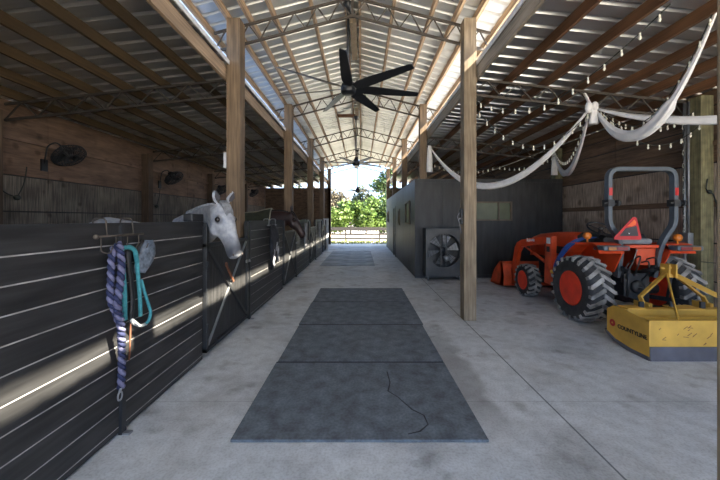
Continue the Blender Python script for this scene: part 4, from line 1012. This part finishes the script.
b = MB(); b.box(X0 + .05, X0 + .27, 3.90, 4.06, .475, .49); b.build('beam_plate', 'yellow', B0); b = MB(); b.box(X0 + .62, X0 + .95, 3.86, 4.06, .475, .49); b.build('beam_plate', 'yellow', B0)
for i in range(4):
    x = X0 + .28 + i * .38; b = MB(); b.bar((x, 3.98, .55), (x, 3.98, .10), .025, .055); b.build('shank', 'iron', B0)
AP = V((TC, 4.24, .89)); 
b = MB(); b.box(TC - .055, TC - .035, 4.17, 4.30, .82, .985); b.box(TC + .035, TC + .055, 4.17, 4.30, .82, .985); b.box(TC - .055, TC + .055, 4.21, 4.25, .81, .85)
b.tube([(TC - .1, 4.24, .93), (TC + .1, 4.24, .93)], .016, 8); b.build('hitch_head', 'yellow', B0)
for s in (-1, 1):
    b = MB(); b.bar((TC + s * .05, 4.23, .86), (TC + s * .41, 4.2, .56), .02, .055, up=(0, 1, 0)); b.bar((TC + s * .41, 4.2, .57), (TC + s * .41, 4.12, .42), .02, .055, up=(0, 1, 0)); b.build('front_strut', 'yellow', B0)
    b = MB(); b.bar((TC + s * .04, 4.22, .86), (TC + s * .50, 3.60, .44), .014, .055); b.build('rear_brace', 'yellow', B0)
    b = MB(); b.box(TC + s * .39 - .035, TC + s * .39 - .02, 4.05, 4.28, .36, .50); b.box(TC + s * .39 + .02, TC + s * .39 + .035, 4.08, 4.26, .36, .50); b.build('hitch_lug', 'yellow', B0)

# ------------------------------------------------------------------ draped cloth
def drape(P0, P1, sag, w, label, n=28, thin=()):
    P0, P1 = V(P0), V(P1); b = MB(); rings = []; m = 20
    d = (P1 - P0); hor = V((d.x, d.y, 0)).normalized(); side = V((-hor.y, hor.x, 0))
    for i in range(n + 1):
        t = i / n; c = P0.lerp(P1, t) - V((0, 0, sag * 4 * t * (1 - t)))
        tan = (d - V((0, 0, sag * 4 * (1 - 2 * t)))).normalized(); nn = side.cross(tan)
        nn = nn if nn.z > 0 else -nn
        k = .22 + .78 * math.sin(PI * t) ** .8
        if thin and t > thin[0]: k *= thin[1]
        ring = []
        for j in range(m):
            a = 2 * PI * j / m; fold = 1 + .28 * math.sin(5 * a + .6) + .12 * math.sin(9 * a + t * 6)
            ring.append(c + side * math.cos(a) * w * .38 * k * fold + nn * math.sin(a) * w * .62 * k * fold)
        rings.append(ring)
    b.rings(rings); return tag(b.build('cloth_swag', 'cloth'), label, 'drape', 'white cloth swags')
K = V((3.62, 5.02, 3.31))
A1 = V((1.86, 8.60, 3.50)); A2 = V((5.18, 8.55, 3.30))
drape(A1, K + V((-.04, 0, 0)), 1.13, .10, 'long white cloth swag sagging from the tack room post to the knot')
drape(K + V((.0, .05, -.03)), A2, .72, .10, 'white cloth swag looping from the knot back to the corner post')
drape(K + V((.06, -.03, -.06)), (3.62, 3.22, 3.78), .80, .115, 'white cloth swag rising from the knot toward the roof edge', thin=(.68, .55))
drape(K + V((.07, .0, .0)), (5.30, 1.36, 3.30), .62, .085, 'white cloth swag running from the knot past the greenish post')
def tail(c, L, w, label):
    c = V(c); b = MB(); rings = []
    for i in range(8):
        t = i / 7; k = .45 + .55 * t ** .6
        rings.append([c + V((w * k * math.cos(a) * (1 + .2 * math.sin(4 * a)), w * .5 * k * math.sin(a) * (1 + .3 * math.sin(5 * a)), -L * t)) for a in [2 * PI * j / 18 for j in range(18)]])
    b.rings(rings); tag(b.build('cloth_tail', 'cloth'), label, 'drape', 'white cloth tails')
tail(A1 + V((-.02, -.03, .05)), .72, .085, 'white cloth tail hanging from the tack room corner post')
tail(A2 + V((-.03, -.03, .05)), .60, .09, 'white cloth tail hanging by the corner post above the tack room')
b = MB(); b.ball(K + V((-.05, 0, .02)), (.05, .05, .10), 12, 8); b.ball(K + V((.03, -.02, .03)), (.055, .05, .075), 12, 8); rings = []
for i in range(6):
    t = i / 5; rings.append([K + V((.03 + .075 * (.5 + .5 * t) * math.cos(a), .045 * math.sin(a) * (1 + .3 * math.sin(4 * a)), .02 - .26 * t)) for a in [2 * PI * j / 16 for j in range(16)]])
b.rings(rings); b.bar(K + V((0, .02, .05)), K + V((0, .16, .30)), .03, .03)
tag(b.build('cloth_knot', 'cloth'), 'white knotted cloth tied up at the tractor bay truss', 'drape')

# ------------------------------------------------------------------ string lights
def string_lights(paths, step, label, br=.0145):
    first = V(paths[0][0]); r = thing('string_lights', label, 'string lights', first, 'white bulb string lights')
    cb = MB(); cnt = 0; bulbs = []
    for P in paths:
        P = [V(p) for p in P]; cb.tube(P, .006, 5); acc = step * .5
        for a, c in zip(P, P[1:]):
            L = (c - a).length; s = acc
            while s < L: bulbs.append(a.lerp(c, s / L)); s += step
            acc = s - L
    cb.build('cable', 'wire', r)
    for p in bulbs:
        b = MB(); b.lathe([(.010, 0), (.010, -.03)], p, (0, 0, 1), 8); b.lathe([(.008, -.028), (br, -.045), (br * .95, -.06), (br * .5, -.073), (0, -.076)], p, (0, 0, 1), 10); b.build('bulb', 'bulb', r)
def cat(P0, P1, sag, n=16): P0, P1 = V(P0), V(P1); return [P0.lerp(P1, i / n) - V((0, 0, sag * 4 * (i / n) * (1 - i / n))) for i in range(n + 1)]
PX_ = V((1.80, 5.0, 3.42))
string_lights([cat(PX_, (2.50, 4.2, 3.10), .10), cat((2.50, 4.2, 3.10), (3.02, 3.12, 3.68), .06)], .19, 'bulb string from the pale post up to the roof near the aisle')
string_lights([cat(PX_ + V((.0, .0, -.12)), K, .58)], .17, 'bulb string sagging from the pale post to the cloth knot')
string_lights([cat((1.9, 8.5, 3.05), (3.6, 8.45, 2.98), .18), cat((3.6, 8.45, 2.98), (5.2, 8.45, 3.3), .18)], .13, 'bulb string hanging above the tack room front', .02)
string_lights([cat(K + V((.1, 0, 0)), (5.2, 5.0, 3.25), .28)], .11, 'bulb string sagging from the knot to the greenish post')
string_lights([cat(K + V((.12, -.02, .0)), (5.24, 4.93, 3.05), .45)], .17, 'lower bulb string between the knot and the conduit')
string_lights([cat(K + V((0, .1, -.03)), (5.1, 8.4, 3.35), .50)], .22, 'bulb string following the swag back to the corner post')
string_lights([cat(K + V((.1, -.1, -.1)), (3.60, 3.2, 3.84), .66)], .20, 'bulb string wound along the rising cloth swag')
string_lights([[(5.20, 5.17, 3.2 - .1 * i) if i % 2 else (5.17, 5.12, 3.2 - .1 * i) for i in range(20)]], .24, 'bulb string wrapped down the grey conduit by the greenish post')
b = MB(); b.tube([(5.22, 5.16, .0), (5.22, 5.16, 3.45)], .022, 8); b.tube([(5.22, 5.10, 1.25), (5.22, 5.10, 3.45)], .016, 8); b.box(5.17, 5.26, 5.06, 5.2, 1.13, 1.36)
tag(b.build('conduit', 'galv'), 'twin grey conduits with an outlet box on the greenish post', 'conduit')
b = MB(); b.tube(rounded([(5.34, 4.93, 2.2), (5.30, 4.92, 2.02), (5.40, 4.91, 1.98), (5.47, 4.92, 1.8), (5.5, 4.93, 1.5)], .05), .009, 6); b.ball((5.36, 4.92, 2.0), .03)
tag(b.build('power_cord', 'wire'), 'dark cord looped on the front of the greenish post', 'cord')
b = MB(); b.tube([(5.25, 4.94, .92), (5.47, 4.935, .90)], .006, 6); tag(b.build('wire_tie', 'wire'), 'thin wire wrapped low around the greenish post', 'wire')
# outlet with cord on pale post
b = MB(); b.box(1.568, 1.594, 5.0, 5.09, 1.50, 1.74); o = tag(b.build('outlet_box', 'black_paint'), 'black outlet box on the side of the pale weathered post', 'outlet')
b = MB(); b.ball((1.565, 5.05, 1.58), .02); b.tube(rounded([(1.555, 5.05, 1.68), (1.52, 5.05, 1.62), (1.56, 5.05, 1.5), (1.585, 5.06, 1.35)], .04), .006, 6); b.build('plug', 'blanket_pale', o)
b = MB(); b.box(-2.14, -2.085, 4.98, 5.1, 2.38, 2.62); tag(b.build('outlet_box', 'trim_white'), 'small white box on the nearest brown stall post', 'outlet')

# ------------------------------------------------------------------ outside: fence, shrubs, trees
def fence():
    r = thing('rail_fence', 'grey board rail fence across the far end of the barn', 'fence', (0, 23, 0))
    y = 23
    for z0, z1 in ((.76, .99), (.42, .56), (.10, .24)):
        b = MB(); b.box(-8, 8, y - .02, y + .02, z0, z1); b.build('rail', 'fence', r)
    for i in range(7):
        x = -8.35 + .0 + i * 2.44 + 0.1; x = -1.10 + (i - 3) * 2.44
        b = MB(); b.box(x - .055, x + .055, y + .02, y + .13, -.03, 1.0); b.build('fence_post', 'fence', r)
fence()
def foliage(c, R, n, size, rng, droop=0):
    b = MB(); c = V(c)
    lobes = [(V((rng.gauss(0, .45) * R[0], rng.gauss(0, .45) * R[1], rng.uniform(-.55, .6) * R[2])), rng.uniform(.35, .6)) for _ in range(9)]
    for _ in range(n):
        l, s = rng.choice(lobes); d = V((rng.gauss(0, 1), rng.gauss(0, 1), rng.gauss(0, 1))).normalized() * (rng.random() ** .35)
        p = c + l + V((d.x * R[0] * s, d.y * R[1] * s, d.z * R[2] * s))
        if p.z < .02: p.z = .02 + rng.random() * .3
        a = V((rng.gauss(0, 1), rng.gauss(0, 1), rng.gauss(0, 1) * .6)).normalized(); e = a.orthogonal().normalized(); e = Quaternion(a, rng.random() * 6.28) @ e
        k = size * (.6 + .8 * rng.random())
        v = [b.b.verts.new(q) for q in (p, p + a * k * .5 + e * k * .3, p + a * k, p + a * k * .5 - e * k * .3)]; b._f(v)
    return b
rng = random.Random(3)
def shrub(x, y, rx, rz, m, label, n=3200, size=.30, group='shrubs beyond the fence', cat_='shrub'):
    r = thing('shrub' if cat_ == 'shrub' else 'tree', label, cat_, (x, y, 0), group)
    foliage((x, y, rz * 1.1), (rx, rx * .8, rz * 1.15), n, size, rng).build('foliage', m, r, recalc=False)
    b = MB(); b.tube([(x, y, -.03), (x + .05, y, rz * .6), (x + .1, y, rz * 1.1)], [.1, .07, .03], 7); b.build('trunk', 'bark', r)
sh = [(-7, 34, 1.7, 1.7, 'leaf_b'), (-4.6, 33, 1.6, 1.5, 'leaf_a'), (-2.7, 32.5, 1.5, 1.45, 'leaf_a'), (-1.1, 33.5, 1.5, 1.55, 'leaf_a'), (.5, 32.5, 1.5, 1.4, 'leaf_a'), (2.0, 33.5, 1.6, 1.7, 'leaf_a'), (3.9, 33, 1.6, 1.6, 'leaf_b'), (6.3, 34, 1.8, 1.8, 'leaf_a')]
for i, (x, y, a, c, m) in enumerate(sh): shrub(x, y, a, c, m, ['dark green shrub', 'bright green shrub'][m == 'leaf_a'] + ' beyond the rail fence, ' + (ORD + ['eighth'])[i] + ' counted from the stall side')
tr = [(-5.2, 42, 2.6, 2.75, 'leaf_c', 'pale brown leafed bushy tree, tallest on the stall side of the view'), (-2.6, 41, 2.3, 2.3, 'leaf_c', 'pale brown bushy tree beside the tallest pale one'), (-.6, 48, 2.2, 3.0, 'leaf_d', 'olive green tree with a dark crown behind the shrubs mid view'),
      (1.5, 46, 2.2, 2.2, 'leaf_d', 'low olive tree between the dark crown and the gap of sky'), (4.6, 44, 2.4, 2.6, 'leaf_a', 'bright green tree on the tack room side'), (-9.5, 46, 3, 3, 'leaf_d', 'olive tree beyond the stalls side end wall'), (9, 47, 3, 3, 'leaf_d', 'olive tree beyond the tack room side')]
for x, y, a, c, m, lb in tr: shrub(x, y, a, c, m, lb, 4200, .38, 'trees beyond the shrubs', 'tree')
r = thing('tree', 'dark leafed tree branch hanging at the roof end above the tack room', 'tree', (3.3, 25.5, 0))
foliage((1.75, 24.6, 4.75), (.95, .9, 1.25), 1400, .22, rng).build('foliage', 'leaf_b', r, recalc=False)
b = MB(); b.tube([(3.3, 25.5, -.03), (3.2, 25.4, 2.5), (2.7, 25.1, 4.0), (1.9, 24.7, 4.9)], [.16, .13, .09, .04], 9); b.build('trunk', 'bark', r)
b = MB()
for _ in range(2600):
    x = rng.uniform(-7, 7); y = rng.uniform(20.6, 22.9); h = rng.uniform(.06, .26) * (1 if rng.random() < .6 else .5); a = rng.random() * 6.28; w = V((math.cos(a), math.sin(a), 0)) * .03
    p = V((x, y, -.03)); b._f([b.b.verts.new(p - w), b.b.verts.new(p + w), b.b.verts.new(p + V((rng.gauss(0, .04), rng.gauss(0, .04), h)))])
tag(b.build('grass_strip', 'grass', recalc=False), 'strip of rough grass along the foot of the rail fence', 'grass', None, 'stuff')

# ------------------------------------------------------------------ light, world, camera
SUNDIR = V((-1, .37, -.972)).normalized()
L_ = bpy.data.lights.new('sun', 'SUN'); L_.energy = 12.0; L_.angle = math.radians(.6); L_.color = (1, .90, .72)
so = bpy.data.objects.new('sun', L_); COL.objects.link(so); so.rotation_euler = SUNDIR.to_track_quat('-Z', 'Y').to_euler(); so.location = (8, -4, 9)
w = bpy.data.worlds.new('sky'); S.world = w; w.use_nodes = True; N = w.node_tree.nodes; LK = w.node_tree.links
bg = N['Background']; sky = N.new('ShaderNodeTexSky')
try: sky.sky_type = 'NISHITA'
except Exception: pass
sky.sun_disc = False; sky.sun_elevation = math.asin(-SUNDIR.z); sky.sun_rotation = math.atan2(1, -.37)
sky.dust_density = 2.0; sky.air_density = 1.0
mx = N.new('ShaderNodeMix'); mx.data_type = 'RGBA'; mx.inputs['Factor'].default_value = .55
LK.new(sky.outputs[0], mx.inputs['A']); mx.inputs['B'].default_value = (3.0, 4.6, 7.8, 1)
LK.new(mx.outputs['Result'], bg.inputs['Color']); bg.inputs['Strength'].default_value = .17
cam = bpy.data.cameras.new('camera'); cam.sensor_width = 36; cam.lens = 16.0; cam.shift_x = -1 / 720; cam.shift_y = -21 / 720; cam.clip_start = .05; cam.clip_end = 500
co = bpy.data.objects.new('camera', cam); COL.objects.link(co); co.location = (0, 0, EYE); co.rotation_euler = (PI / 2, 0, 0); S.camera = co
S.view_settings.view_transform = 'Standard'; S.view_settings.look = 'None'; S.view_settings.gamma = 1; S.view_settings.use_curve_mapping = False
S.view_settings.exposure = 1.9
S.cycles.use_denoising = True
S.cycles.max_bounces = 10; S.cycles.diffuse_bounces = 6
